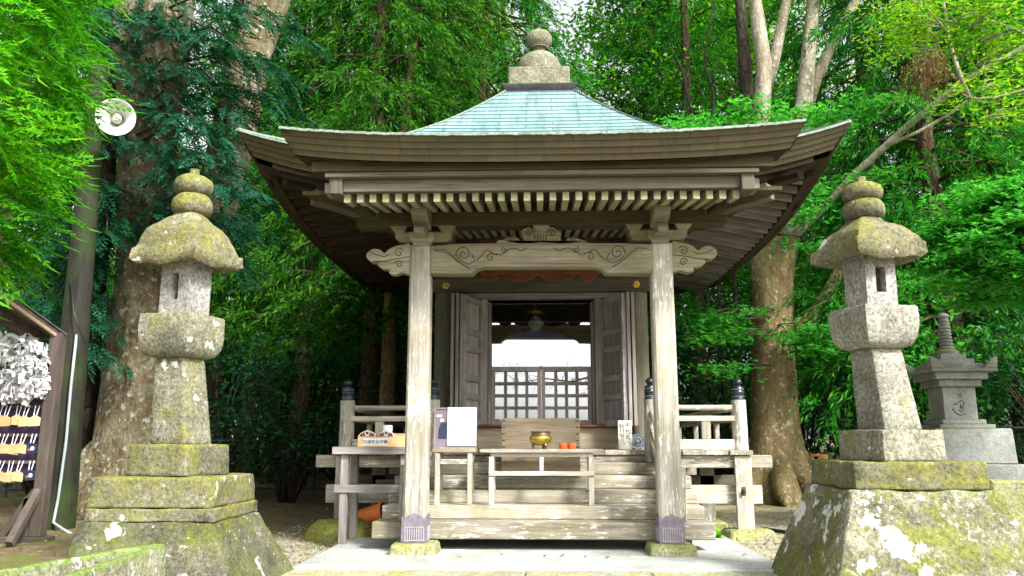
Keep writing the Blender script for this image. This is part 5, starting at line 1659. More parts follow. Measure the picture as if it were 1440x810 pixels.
M['bark_right'] = bark('tan lichened bark', (0.115, 0.078, 0.036), (0.28, 0.21, 0.105), (0.20, 0.175, 0.065), 0.6, 1.6, (0.40, 0.39, 0.32), 0.6, 0.25)
M['bark_pale'] = bark('pale lichened bark', (0.15, 0.125, 0.075), (0.32, 0.28, 0.20), (0.38, 0.36, 0.29), 0.6, 2.2, (0.50, 0.49, 0.43), 0.6, 0.2)
M['bark_cedar'] = bark('red brown cedar bark', (0.045, 0.028, 0.018), (0.13, 0.085, 0.055), (0.09, 0.08, 0.045), 0.4, 5)
M['bark_tan'] = bark('smooth tan cedar bark', (0.20, 0.13, 0.07), (0.36, 0.25, 0.14), (0.24, 0.18, 0.10), 0.4, 3, None, 0.5)
M['bark_dark'] = bark('dark bark', (0.03, 0.024, 0.018), (0.09, 0.07, 0.05), (0.07, 0.07, 0.04), 0.4, 4)

class Leaves:
    """collects leaf blades: base point, direction, width axis, length, width"""
    def __init__(self): self.b = []
    def add(self, P, D, S, L, W):
        self.b.append((np.asarray(P, float), np.asarray(D, float), np.asarray(S, float), np.broadcast_to(np.asarray(L, float), (len(P),)), np.broadcast_to(np.asarray(W, float), (len(P),))))
    def build(self, name, mat, parent=None, loc=None, bend=0.12):
        P = np.concatenate([x[0] for x in self.b]); D = np.concatenate([x[1] for x in self.b]); S = np.concatenate([x[2] for x in self.b])
        L = np.concatenate([x[3] for x in self.b])[:, None]; W = np.concatenate([x[4] for x in self.b])[:, None]
        base = np.array(wloc(parent) if parent is not None else (loc if loc is not None else (0, 0, 0)))
        P = P - base
        N = np.cross(D, S)
        v = np.stack([P, P + D * L * 0.42 + S * W * 0.5 + N * L * bend * 0.5, P + D * L - N * L * bend, P + D * L * 0.42 - S * W * 0.5 + N * L * bend * 0.5], 1).reshape(-1, 3)
        n = len(P)
        me = bpy.data.meshes.new(name)
        me.vertices.add(4 * n)
        me.vertices.foreach_set('co', v.astype(np.float32).ravel())
        me.loops.add(4 * n)
        me.loops.foreach_set('vertex_index', np.arange(4 * n, dtype=np.int32))
        me.polygons.add(n)
        me.polygons.foreach_set('loop_start', np.arange(0, 4 * n, 4, dtype=np.int32))
        me.update(calc_edges=True)
        me.materials.append(mat)
        o = bpy.data.objects.new(name, me)
        COL.objects.link(o)
        if parent is not None: o.parent = parent
        elif loc is not None: o.location = loc
        return o
def unit(a): return a / np.maximum(1e-9, np.linalg.norm(a, axis=-1, keepdims=True))
def rnd_dir(n, rg): return unit(rg.normal(size=(n, 3)))
def perp(D, rg):
    r = rnd_dir(len(D), rg)
    return unit(np.cross(D, r))

def strands(lv, B, D0, Ln, rg, k=8, nl=0.12, nw=0.020, droop=0.55):
    """hanging cedar plumes: short blades along drooping arcs"""
    B, D0, Ln = np.asarray(B), unit(np.asarray(D0)), np.asarray(Ln)
    n = len(B)
    side = unit(np.cross(D0, [0, 0, 1]) + 1e-6)
    for i in range(k):
        t = (i + 0.4) / k
        p = B + D0 * (Ln * t)[:, None]
        p[:, 2] -= droop * Ln * t * t
        T = D0.copy(); T[:, 2] -= 2 * droop * t; T = unit(T)
        sg = 1 if i % 2 else -1
        ang = rg.uniform(0, 2 * np.pi, n)[:, None]
        up = unit(np.cross(side, T))
        radial = side * np.cos(ang) + up * np.sin(ang)
        d = unit(T + radial * 0.55 + np.array([0, 0, -0.12]))
        S = unit(np.cross(d, rnd_dir(n, rg)))
        lv.add(p, d, S, nl * (1.15 - 0.5 * t) * rg.uniform(0.8, 1.25, n), nw * rg.uniform(0.8, 1.3, n))

def fronds(lv, B, D0, Ln, rg, k=10, w=0.45, lw=0.016, tip=0.35, droop=0.2):
    """flat pinnate sprays"""
    B, D0, Ln = np.asarray(B), unit(np.asarray(D0)), np.asarray(Ln)
    n = len(B)
    up = np.tile([0, 0, 1.0], (n, 1)) + rg.normal(size=(n, 3)) * 0.35
    side = unit(np.cross(D0, up))
    nrm = unit(np.cross(side, D0))
    for i in range(k):
        t = (i + 0.5) / k
        p = B + D0 * (Ln * t)[:, None]
        p[:, 2] -= droop * Ln * t * t
        T = D0.copy(); T[:, 2] -= 2 * droop * t; T = unit(T)
        sh = w * Ln * math.sin(math.pi * (0.18 + 0.72 * t)) 
        for sg in (-1, 1):
            d = unit(T * 0.75 + side * sg * 0.8 + nrm * rg.normal(size=(n, 1)) * 0.12 + np.array([0, 0, -0.15]))
            lv.add(p, d, unit(np.cross(d, nrm)), sh * rg.uniform(0.75, 1.1, n), lw * rg.uniform(0.8, 1.2, n))
            # secondary barbs
            q = p + d * (sh * 0.35)[:, None]
            for s2 in (-1, 1):
                d2 = unit(d + unit(np.cross(d, nrm)) * s2 * 0.65 + T * 0.3)
                lv.add(q, d2, unit(np.cross(d2, nrm)), sh * 0.55 * rg.uniform(0.75, 1.1, n), lw * 0.85)
    T = D0.copy(); T[:, 2] -= 2 * droop; T = unit(T)
    e = B + D0 * (Ln * 0.95)[:, None]; e[:, 2] -= droop * Ln * 0.9
    lv.add(e, T, side, Ln * tip, lw * 1.2)

def leafy(lv, C, sig, per, rg, L=0.085, W=0.042, flat=0.5, star=False, droop=0.25):
    """leaves scattered round clump centres C with spread sig"""
    C = np.asarray(C)
    sig = np.asarray(sig)
    n = len(C) * per
    c = np.repeat(C, per, 0)
    p = c + rg.normal(size=(n, 3)) * np.repeat(np.broadcast_to(sig, (len(C), 3)), per, 0)
    d = rnd_dir(n, rg)
    d[:, 2] = d[:, 2] * (1 - flat) - droop
    d = unit(d)
    up = np.array([0, 0, 1.0]) + rg.normal(size=(n, 3)) * 0.45
    S = unit(np.cross(d, up))
    l = L * rg.uniform(0.65, 1.25, n)
    lv.add(p, d, S, l, W * rg.uniform(0.7, 1.2, n))
    if star:
        for sg in (-1, 1):
            d2 = unit(d * 0.72 + S * sg * 0.7)
            lv.add(p, d2, unit(np.cross(d2, up)), l * 0.8, W * 0.8)

def trunk_mb(pts, radii, n=14, wob=0.10): return MB().tube(pts, radii, n, wob)

# ---- conifer prototypes ------------------------------------------------------
def cedar(name, loc, label, H, r0, z0, Rm, nb, per, seed, mat, bark_, group=None, cat='tree', lean=0.0, sl=0.55, nl=0.15, nw=0.026, density_low=1.0, k=11):
    rg = np.random.default_rng(seed)
    rr = random.Random(seed)
    t = empty(name, loc, label, cat, group)
    x, y, z = loc
    pts = [(x + lean * (i / 8) ** 1.3 + 0.05 * math.sin(i * 1.7 + seed), y + 0.04 * math.cos(i * 2.1 + seed), z - 0.1 + H * i / 8) for i in range(9)]
    mb = trunk_mb(pts, [r0 * (1.35 if i == 0 else 1) * (1 - 0.88 * i / 8) for i in range(9)], 12)
    mb.build('trunk', bark_, t, sharp=180)
    lb = MB()
    lv = Leaves()
    for i in range(nb):
        f = (i + rr.random()) / nb
        zz = z0 + (H - z0 - 0.3) * f ** 1.15
        R_ = Rm * (1 - (zz - z0) / (H - z0 + 0.6)) ** 0.7 * rr.uniform(0.65, 1.12) + 0.25
        a = i * 2.399 + rr.uniform(-0.4, 0.4)
        fx = (zz + 0.1) / H * 8
        bx = x + lean * (min(8, fx) / 8) ** 1.3
        rise = rr.uniform(-0.05, 0.30)
        sag = rr.uniform(0.25, 0.55)
        P = []
        for q in range(6):
            u = q / 5
            P.append(Vector((bx + math.cos(a) * R_ * u, y + math.sin(a) * R_ * u, z + zz + R_ * (rise * u - sag * u * u))))
        lb.tube(P, [0.035 * (1 - 0.85 * q / 5) for q in range(6)], 5)
        g_ = 6
        mc_ = max(4, int(per * R_ / Rm) // g_)
        m = mc_ * g_
        u = np.repeat(0.22 + 0.78 * rg.random(mc_) ** 0.75, g_)
        ca, sa = math.cos(a), math.sin(a)
        lat = np.repeat(rg.normal(size=mc_), g_) * (0.10 + 0.22 * u) * R_ * 0.6 + rg.normal(size=m) * 0.05
        B = np.stack([bx + ca * R_ * u - sa * lat, y + sa * R_ * u + ca * lat, z + zz + R_ * (rise * u - sag * u * u) + rg.normal(size=m) * 0.07], 1)
        D = np.stack([ca * 0.8 - sa * lat / R_ * 2.0, sa * 0.8 + ca * lat / R_ * 2.0, np.full(m, -0.30)], 1) + np.repeat(rg.normal(size=(mc_, 3)) * 0.35, g_, 0) + rg.normal(size=(m, 3)) * 0.2
        strands(lv, B, D, sl * rg.uniform(0.6, 1.25, m), rg, k, nl, nw)
    lb.build('limb', bark_, t, sharp=180)
    lv.build('crown', mat, t)
    return t

c1 = cedar('cedar_tree', (-2.9, 13.6, 0.05), 'drooping green cedar rising behind the left eave of the shrine', 15.5, 0.20, 2.5, 2.9, 120, 78, 11, M['f_cedar'], M['bark_cedar'], 'cedars behind the shrine')
c2 = cedar('cedar_tree', (6.3, 12.6, 0.05), 'bright drooping cedar filling the gap right of the shrine roof', 15.0, 0.2, 2.2, 2.8, 120, 78, 12, M['f_cedar_b'], M['bark_cedar'], 'cedars behind the shrine')
c3 = cedar('cedar_tree', (-6.4, 15.5, 0.1), 'dark cedar standing behind the big forked tree on the left', 17.5, 0.22, 2.4, 3.1, 120, 78, 13, M['f_cedar'], M['bark_cedar'], 'cedars behind the shrine')
spots = [(c3, (-1.1, 15.2, 0.08), 5.0, 0.92, 'cedar rising behind the left slope of the copper roof'),
         (c2, (9.0, 14.6, 0.05), 1.3, 1.05, 'bright cedar behind the maple at the right edge'),
         (c1, (-0.8, 17.0, 0.08), 2.2, 0.88, 'cedar straight behind the left half of the shrine roof'),
         (c3, (-9.4, 13.4, 0.1), 0.7, 0.95, 'dark cedar behind the loudspeaker pole'),
         (c1, (2.6, 18.6, 0.08), 4.0, 0.85, 'cedar glimpsed behind the pale stems right of the roof'),
         (c3, (-4.4, 18.8, 0.1), 3.1, 1.0, 'tall cedar behind the drooping one by the left eave'),
         (c2, (11.6, 17.5, 0.1), 3.6, 1.1, 'tall cedar farthest to the right behind the pagoda'),
         (c2, (7.4, 17.6, 0.1), 5.2, 1.08, 'tall cedar behind the leaning bough on the right')]
for src, loc, rz, sc_, lab_ in spots: dup(src, loc, rz, sc_, lab_)

# ---- broadleaf prototypes ----------------------------------------------------
def branchy(name, loc, label, H, r0, seed, mat, bark_, group=None, zc=0.5, Rc=2.4, nb=34, per=60, L=0.10, W=0.05, forks=None, sig=0.34, cat='tree', flat=0.5, tw=6, star=False, crown_name='crown'):
    rg = np.random.default_rng(seed)
    rr = random.Random(seed)
    t = empty(name, loc, label, cat, group)
    x, y, z = loc
    mb = MB()
    axis = [Vector((x + 0.25 * math.sin(i * 0.9 + seed) * i / 6, y + 0.2 * math.cos(i * 1.1 + seed) * i / 6, z - 0.1 + H * 0.95 * i / 8)) for i in range(9)]
    mb.tube(axis, [r0 * (1.3 if i == 0 else 1) * (1 - 0.85 * i / 8) for i in range(9)], 10, 0.08)
    lb = MB()
    C = []
    for i in range(nb):
        f = (i + 0.5) / nb
        zz = H * (zc + (0.97 - zc) * f)
        k = min(7.99, zz / (H * 0.95) * 8)
        st = axis[int(k)].lerp(axis[int(k) + 1], k - int(k))
        a = i * 2.399 + rr.uniform(-0.5, 0.5)
        ff = (zz / H - zc) / (1 - zc)
        R_ = Rc * (0.45 + 0.9 * math.sin(math.pi * (0.18 + 0.74 * ff))) * rr.uniform(0.55, 1.05) * 0.75
        up = rr.uniform(0.15, 0.75)
        end = st + Vector((math.cos(a) * R_, math.sin(a) * R_, R_ * up))
        mid = st.lerp(end, 0.5) + Vector((rr.uniform(-0.15, 0.15), rr.uniform(-0.15, 0.15), 0.12 * R_))
        lb.tube([st, mid, end], [0.045, 0.025, 0.008], 5)
        for j in range(tw):
            u = rr.uniform(0.35, 1.0)
            b0 = st.lerp(mid, u * 2) if u < 0.5 else mid.lerp(end, u * 2 - 1)
            e = b0 + Vector((rr.gauss(0, 0.45), rr.gauss(0, 0.45), rr.gauss(0.05, 0.28)))
            lb.tube([b0, e], [0.010, 0.004], 4)
            C.append(e)
    mb.build('trunk', bark_, t, sharp=180)
    lb.build('limb', bark_, t, sharp=180)
    lv = Leaves()
    leafy(lv, np.array([tuple(c) for c in C]), (sig, sig, sig * 0.5), per, rg, L, W, flat, star)
    lv.build(crown_name, mat, t)
    return t

b1 = branchy('broadleaf_tree', (2.7, 19.5, 0.1), 'light green broadleaf tree with thin dark stem right behind the roof finial', 16, 0.15, 21, M['f_leaf'], M['bark_dark'], 'broadleaf trees behind the shrine', 0.22, 3.0, 54, 48, 0.16, 0.085)
b2 = branchy('broadleaf_tree', (3.6, 22.0, 0.1), 'airy yellow-green broadleaf tree between the finial and the pale stems', 18, 0.17, 22, M['f_leaf_far'], M['bark_dark'], 'broadleaf trees behind the shrine', 0.22, 3.4, 56, 48, 0.18, 0.095)
dup(b1, (-3.2, 23.0, 0.1), 2.0, 1.15, 'light broadleaf tree in the gap left of the roof finial')
dup(b2, (6.6, 24.5, 0.1), 1.2, 1.1, 'far broadleaf tree behind the pair of pale forked stems')
dup(b1, (5.4, 20.0, 0.1), 4.0, 0.9, 'slim broadleaf tree just right of the thin dark saplings')
# the far wood, tree by tree
fw = random.Random(31)
far_sources = [c1, c3, b1, b2, c2]
k = 0
for i in range(28):
    x = -26 + 52 * i / 27 + fw.uniform(-0.8, 0.8)
    src = far_sources[(i * 2 + (i // 5)) % 5]
    Y = 27 + fw.uniform(-2.5, 3)
    if -0.01 < x / Y < 0.13 or 0.15 < x / Y < 0.27: continue
    dup(src, (x, Y, 0.2), fw.uniform(0, 6.28), fw.uniform(0.72, 1.0), 'far forest tree closing the gaps between the nearer trunks')['group'] = 'far forest trees'
for i in range(24):
    x = -38 + 76 * i / 23 + fw.uniform(-1, 1)
    src = far_sources[(i * 3 + 1) % 5]
    Y = 38 + fw.uniform(-3, 4)
    if -0.01 < x / Y < 0.12 or 0.16 < x / Y < 0.27: continue
    dup(src, (x, Y, 0.3), fw.uniform(0, 6.28), fw.uniform(0.8, 1.1), 'far forest tree closing the gaps between the nearer trunks')['group'] = 'far forest trees'
# a slender tree across the path, seen only mirrored in the shrine window
mt = empty('slender_tree', (2.6, -6.0, GZ), 'slender leafy tree across the path, mirrored in the shrine window', 'tree')
MB().tube([(2.6, -6, -0.1), (2.5, -6, 1.3), (2.2, -6.05, 2.2), (1.6, -6.1, 2.75), (0.9, -6.1, 2.55), (0.1, -6.0, 2.65), (-0.8, -6.0, 2.5)], [0.07, 0.06, 0.045, 0.035, 0.025, 0.018, 0.006], 8, 0.08).build('trunk', M['bark_dark'], mt, sharp=180)
lb = MB()
C = []
rr = random.Random(99)
for i in range(26):
    b0 = Vector((rr.uniform(-0.8, 2.2), -6.05, 2.55))
    e = b0 + Vector((rr.uniform(-0.5, 0.3), rr.uniform(-0.3, 0.3), rr.uniform(-0.35, 0.75)))
    lb.tube([b0, b0.lerp(e, 0.5) + Vector((0.05, 0, 0.03)), e], [0.012, 0.008, 0.003], 5)
    C.append(tuple(e))
lb.build('twig', M['bark_dark'], mt, sharp=180)
lv = Leaves()
leafy(lv, np.array(C), (0.14, 0.14, 0.06), 9, np.random.default_rng(99), 0.08, 0.04, 0.6, False, 0.2)
lv.build('foliage', M['f_dark'], mt)
# bare straight trunks in the shade on the left
for (px, y0, w, Y, mt, lab_) in ((541, 600, 24, 13.0, 'bark_tan', 'bare tan cedar trunk showing beside the left porch post'),
                              (420, 600, 26, 14.6, 'bark_cedar', 'dark red-brown trunk behind the left veranda rail'),
                              (395, 600, 22, 16.5, 'bark_cedar', 'thin shaded trunk just left of the dark red-brown one'),
                              (345, 600, 24, 15.4, 'bark_cedar', 'shaded trunk between the left lantern and the veranda'),
                              (575, 560, 20, 15.0, 'bark_cedar', 'shaded trunk half hidden by the left porch post'),
                              (985, 560, 22, 17.0, 'bark_cedar', 'shaded trunk between the porch and the big right tree'),
                              (1400, 200, 36, 13.6, 'bark_cedar', 'brown trunk at the right edge above the maple')):
    p = at(px, y0, Y)
    r = w / 2 / FPX * Y * 1.0
    tr_ = empty('cedar_tree', (p.x, Y, 0.05), lab_, 'tree', 'bare trunks behind the shrine')
    back = 3.4 if mt == 'bark_tan' else 0.0
    trunk_mb([(p.x + 0.03 * math.sin(i * 1.3 + px), Y + back * max(0.0, (i - 1.5) / 7.5), -0.05 + 14.5 * i / 9) for i in range(10)], [r * (1.25 if i == 0 else 1) * (1 - 0.07 * i) for i in range(10)], 12, 0.06).build('trunk', M[mt], tr_, sharp=180)
    rg = np.random.default_rng(int(px))
    lv = Leaves()
    n = 1500
    a = rg.uniform(0, 6.283, n); u = rg.random(n)
    R_ = 0.25 + 1.5 * rg.random(n) ** 1.3 * (1 - 0.5 * u)
    B = np.stack([p.x + np.cos(a) * R_, Y + np.sin(a) * R_, 4.1 + 10.8 * u - 0.35 * R_], 1)
    D = np.stack([np.cos(a), np.sin(a), np.full(n, -0.3)], 1) + rg.normal(size=(n, 3)) * 0.3
    strands(lv, B, D, 0.5 * rg.uniform(0.6, 1.2, n), rg, 10, 0.15, 0.026)
    lv.build('crown', M['f_cedar'], tr_)

# ---- big forked tree on the left --------------------------------------------
TY = 9.6
bt_ = at(190, 690, TY)
BT = empty('forked_tree', (bt_.x, TY, 0.0), 'huge mottled tree trunk forking behind the left lantern', 'tree')
def path(pts, Y0, Y1=None):
    Y1 = Y0 if Y1 is None else Y1
    n = len(pts) - 1
    return [at(a, b_, Y0 + (Y1 - Y0) * i / n) for i, (a, b_) in enumerate(pts)]
def rad(ws, Y): return [w / 2 / FPX * Y * 1.03 for w in ws]
P = path([(196, 740), (196, 700), (205, 640), (212, 560), (218, 480), (222, 420), (215, 350), (208, 270), (210, 190), (222, 110), (232, 30), (238, -60), (240, -200)], TY)
mb = MB().tube(P, rad([210, 170, 140, 122, 118, 122, 100, 82, 82, 80, 74, 66, 50], TY), 22, 0.16)
mb.build('trunk', M['bark_big'], BT, sharp=180)
P = path([(226, 440), (262, 380), (296, 310), (318, 240), (334, 160), (352, 80), (378, 10), (402, -60), (430, -180)], TY, TY + 0.6)
MB().tube(P, rad([90, 74, 66, 62, 60, 58, 56, 50, 40], TY), 18, 0.14).build('limb', M['bark_big'], BT, sharp=180)
P = path([(214, 200), (190, 130), (176, 60), (170, -30), (168, -140)], TY, TY - 0.4)
MB().tube(P, rad([60, 48, 42, 38, 30], TY), 14, 0.14).build('limb', M['bark_big'], BT, sharp=180)
for a in (-0.9, 0.2, 1.4, 2.6, 3.9):
    q0, q1 = Vector((bt_.x + 0.55 * math.cos(a), TY + 0.55 * math.sin(a), 0.42)), Vector((bt_.x + 1.15 * math.cos(a), TY + 1.15 * math.sin(a), -0.03))
    MB().tube([q0 - (q1 - q0) * 0.4, q0, q0.lerp(q1, 0.5) + Vector((0, 0, -0.06)), q1], [0.34, 0.26, 0.17, 0.05], 12, 0.15).build('root', M['bark_big'], BT, sharp=180)

# ---- blue green needle tree hanging over it -------------------------------------
KY = 9.2
kb = at(108, 690, KY)
KT = empty('needle_tree', (kb.x, KY + 0.5, 0.0), 'dark blue-green needle tree hanging its branches before the forked trunk', 'tree')
MB().tube([(kb.x - 0.3, KY + 0.6, -0.1), (kb.x - 0.35, KY + 0.6, 3), (kb.x - 0.3, KY + 0.5, 6), (kb.x - 0.3, KY + 0.5, 9.5)], [0.13, 0.11, 0.08, 0.03], 10, 0.05).build('trunk', M['bark_dark'], KT, sharp=180)
rg = np.random.default_rng(41)
rr = random.Random(41)
lb, lv = MB(), Leaves()
def needle_branch(root, tip, m, spread, ln=(0.16, 0.32)):
    root, tip = Vector(root), Vector(tip)
    mid = root.lerp(tip, 0.55) + Vector((0, 0, 0.18 * (tip - root).length))
    lb.tube([root, mid, tip], [0.022, 0.014, 0.004], 5)
    u = rg.random(m) ** 0.7
    pts = np.array([tuple((root * (1 - q) ** 2 + mid * 2 * q * (1 - q) + tip * q * q)) for q in u])
    ax = np.array(tuple((tip - root).normalized()))
    sd = unit(np.cross(ax, [0, 0, 1.0]))
    lat = rg.normal(size=m) * spread * (1.1 - 0.6 * u)
    B = pts + sd * lat[:, None] + rg.normal(size=(m, 3)) * 0.05
    B[:, 2] -= np.abs(lat) * 0.35
    D = ax * 0.7 + sd * np.sign(lat)[:, None] * rg.uniform(0.1, 0.9, (m, 1)) + rg.normal(size=(m, 3)) * 0.25 + np.array([0, 0, -0.25])
    fronds(lv, B, D, rg.uniform(*ln, m), rg, 6, 0.36, 0.022)
tips = [(120, 20), (260, 40), (330, 60), (400, 100), (300, 110), (350, 160), (395, 200), (290, 180), (330, 230), (370, 270), (410, 150), (120, 60), (100, 200), (90, 300), (130, 260), (120, 380), (160, 450), (70, 440), (330, 320), (375, 330), (350, 10), (420, 40), (60, 160), (270, 240), (150, 330), (60, 350), (340, 370), (100, 500)]
for (a, b_) in tips:
    Y = rr.uniform(7.9, 9.1)
    if a < 240: Y = rr.uniform(8.35, 9.2)
    tip = at(a, b_, Y)
    root = Vector((kb.x - 0.3 + rr.uniform(-0.1, 0.1), KY + 0.5, min(9.3, tip.z + rr.uniform(0.2, 0.8))))
    needle_branch(root, tip, 105 if a > 240 else 80, 0.36)
lb.build('limb', M['bark_dark'], KT, sharp=180)
lv.build('crown', M['f_kaya'], KT)

# ---- bright cypress at the left edge -----------------------------------------------
HYY = 5.0
hx = -4.36
HT = empty('cypress_tree', (hx, HYY, GZ), 'vivid light green cypress spilling in from the left edge', 'tree')
MB().tube([(hx, HYY, -0.1), (hx, HYY, 3), (hx - 0.05, HYY, 7)], [0.12, 0.09, 0.02], 10).build('trunk', M['bark_cedar'], HT, sharp=180)
rg = np.random.default_rng(51)
lv = Leaves()
m = 1250
z = 1.95 + 4.0 * rg.random(m)
R0 = np.interp(z, [1.9, 2.3, 2.9, 3.5, 4.2, 6], [0.62, 0.82, 1.08, 1.22, 1.26, 1.0])
a = rg.uniform(-2.2, 1.7, m)
Rr = R0 * (0.62 + 0.40 * rg.random(m) ** 0.6) * (0.88 + 0.22 * np.sin(z * 5.1 + a * 3))
B = np.stack([hx + np.cos(a) * Rr * 0.82, HYY + np.sin(a) * Rr * 0.82, z], 1)
D = np.stack([np.cos(a), np.sin(a), np.full(m, -0.22)], 1) + rg.normal(size=(m, 3)) * 0.38
fronds(lv, B, D, rg.uniform(0.26, 0.48, m), rg, 9, 0.32, 0.018)
lv.build('crown', M['f_hinoki'], HT)

# ---- big tree on the right ---------------------------------------------------
RY = 12.3
rb_ = at(1095, 700, RY)
RT = empty('buttressed_tree', (rb_.x, RY, 0.0), 'large tan lichened tree with flared roots and forked stems right of the porch', 'tree')
P = path([(1096, 716), (1095, 690), (1092, 650), (1090, 600), (1088, 540), (1087, 470), (1086, 400), (1086, 340)], RY)
MB().tube(P, rad([120, 98, 78, 64, 58, 55, 56, 66], RY), 22, 0.10).build('trunk', M['bark_right'], RT, sharp=180)
P = path([(1078, 370), (1070, 310), (1068, 240), (1072, 170), (1074, 90), (1066, 30), (1056, -30), (1044, -120)], RY, RY + 0.3)
MB().tube(P, rad([44, 34, 27, 24, 23, 21, 18, 15], RY), 14, 0.09).build('stem', M['bark_pale'], RT, sharp=180)
P = path([(1075, 130), (1090, 80), (1102, 20), (1118, -50), (1130, -150)], RY + 0.2)
MB().tube(P, rad([21, 16, 14, 13, 10], RY), 12, 0.09).build('stem', M['bark_pale'], RT, sharp=180)
P = path([(1100, 360), (1112, 300), (1122, 230), (1128, 165), (1136, 90), (1142, 20), (1148, -60), (1152, -160)], RY, RY + 0.4)
MB().tube(P, rad([40, 30, 26, 26, 21, 19, 17, 13], RY), 14, 0.09).build('stem', M['bark_pale'], RT, sharp=180)
P = path([(1130, 160), (1150, 105), (1176, 50), (1204, 0), (1230, -70), (1262, -160)], RY + 0.3)
MB().tube(P, rad([22, 17, 16, 14, 12, 9], RY), 12, 0.09).build('stem', M['bark_pale'], RT, sharp=180)
P = path([(1058, 330), (1055, 230), (1050, 130), (1044, 40), (1036, -60)], RY + 0.9)
MB().tube(P, rad([26, 24, 22, 18, 15], RY), 12, 0.09).build('stem', M['bark_dark'], RT, sharp=180)
bw = 0.5
P = path([(1092, 380), (1118, 332), (1160, 290), (1200, 246), (1240, 210), (1280, 174), (1310, 150), (1350, 118), (1400, 88), (1450, 60)], RY + 0.1, RY - 2.2)
MB().tube(P, [q * bw for q in rad([40, 26, 22, 20, 20, 20, 18, 15, 12, 10], RY - 1)], 12, 0.08).build('bough', M['bark_pale'], RT, sharp=180)
P = path([(1245, 206), (1290, 186), (1330, 164), (1362, 141), (1400, 137), (1450, 124)], RY - 1.3, RY - 2.2)
MB().tube(P, [q * bw for q in rad([11, 10, 9, 8, 7, 6], RY - 1.6)], 8, 0.08).build('bough', M['bark_pale'], RT, sharp=180)
P = path([(1364, 140), (1348, 100), (1335, 60), (1328, 10), (1322, -40)], RY - 1.9)
MB().tube(P, rad([7, 6, 5, 4, 3], RY - 1.9), 8).build('bough', M['bark_pale'], RT, sharp=180)
P = path([(1102, 470), (1140, 450), (1166, 408), (1182, 376)], RY, RY + 0.4)
MB().tube(P, rad([26, 20, 17, 15], RY), 10, 0.08).build('stem', M['bark_right'], RT, sharp=180)
for a, ln in ((-2.6, 0.85), (-1.75, 1.0), (-1.0, 1.0), (-0.25, 1.15), (0.7, 0.9), (2.4, 0.8)):
    q0, q1 = Vector((rb_.x + 0.36 * math.cos(a), RY + 0.36 * math.sin(a), 0.40)), Vector((rb_.x + ln * math.cos(a), RY + ln * math.sin(a), -0.01))
    MB().tube([Vector((rb_.x + 0.12 * math.cos(a), RY + 0.12 * math.sin(a), 0.9)), q0, q0.lerp(q1, 0.5) + Vector((0, 0, -0.07)), q1], [0.2, 0.19, 0.13, 0.04], 12, 0.15).build('root', M['bark_right'], RT, sharp=180)
rg = np.random.default_rng(61)
rr = random.Random(61)
lv, lb = Leaves(), MB()
def tier(lvx, lbx, a, b_, Y, n=7, wpx=60, star=True, L=0.10, per=26, root=None, thick=0.05, W=0.038):
    """a flat spray of leaves: clump centres spread round the point in plan"""
    c = at(a, b_, Y)
    C = []
    for i in range(n):
        u = (rr.random() - 0.5) * 2
        q = c + Vector((u * wpx / FPX * Y, rr.uniform(-0.4, 0.4), rr.uniform(-0.06, 0.06) - 0.08 * abs(u)))
        C.append(tuple(q))
        if root is not None and i % 2 == 0: lbx.tube([root, root.lerp(q, 0.6) + Vector((0, 0, 0.05)), q], [0.010, 0.006, 0.003], 4)
    leafy(lvx, np.array(C), (0.16, 0.16, thick), per, rg, L, W, 0.75, star, 0.15)
for (a, b_, n, w) in ((1010, 452, 8, 45), (1050, 442, 6, 40), (1140, 462, 7, 35), (1030, 470, 6, 40), (1145, 492, 6, 30), (985, 478, 5, 30), (1000, 520, 6, 40), (1150, 470, 6, 30), (965, 440, 5, 25),
                      (1010, 292, 7, 45), (1055, 285, 7, 40), (1180, 262, 8, 50), (1220, 250, 7, 40), (1110, 278, 7, 40), (1140, 300, 6, 40), (1150, 335, 5, 40),
                      (1000, 170, 8, 50), (1060, 162, 8, 45), (1110, 168, 8, 45), (1165, 160, 9, 50), (1210, 152, 8, 40), (960, 180, 7, 40), (1030, 190, 7, 60), (1130, 190, 7, 50)):
    tier(lv, lb, a, b_, RY - 0.9 + rr.uniform(-0.3, 0.3), n, w, True, 0.10, 22, at(1092, b_ - 6, RY - 0.2) if b_ > 230 else None)
lb.build('twig', M['bark_dark'], RT, sharp=180)
lv.build('foliage', M['f_maple'], RT)
# a thinner tree crown above it all, at the top right
lv, lb = Leaves(), MB()
rg = np.random.default_rng(62)
for (a, b_, n, w) in ((1290, 20, 9, 45), (1340, 15, 9, 50), (1390, 20, 9, 50), (1430, 40, 8, 40), (1300, 55, 8, 45), (1360, 60, 9, 50), (1410, 75, 8, 45), (1275, 40, 5, 30), (1420, 110, 6, 40), (1390, 120, 5, 40), (1440, 150, 6, 30), (1260, -15, 8, 50), (1340, -30, 9, 60), (1420, -20, 9, 60), (1255, 75, 3, 20)):
    Y = 8.6 + rr.uniform(-0.5, 0.5)
    tier(lv, lb, a, b_, Y, n, w, False, 0.085, 34, at(1350 + (a - 1350) * 0.4, b_ + 18, Y), 0.07, 0.030)
YT = empty('young_tree', (7.9, 8.8, GZ), 'yellow-green young tree reaching in at the top right corner', 'tree')
MB().tube([(7.9, 8.8, -0.1), (7.75, 8.8, 2.2), (7.3, 8.7, 3.9), (6.2, 8.6, 4.9), (5.4, 8.6, 5.4), (4.6, 8.5, 5.7)], [0.09, 0.075, 0.055, 0.03, 0.018, 0.008], 8, 0.06).build('trunk', M['bark_pale'], YT, sharp=180)
lb.build('twig', M['bark_pale'], YT, sharp=180)
lv.build('crown', M['f_yellow'], YT)
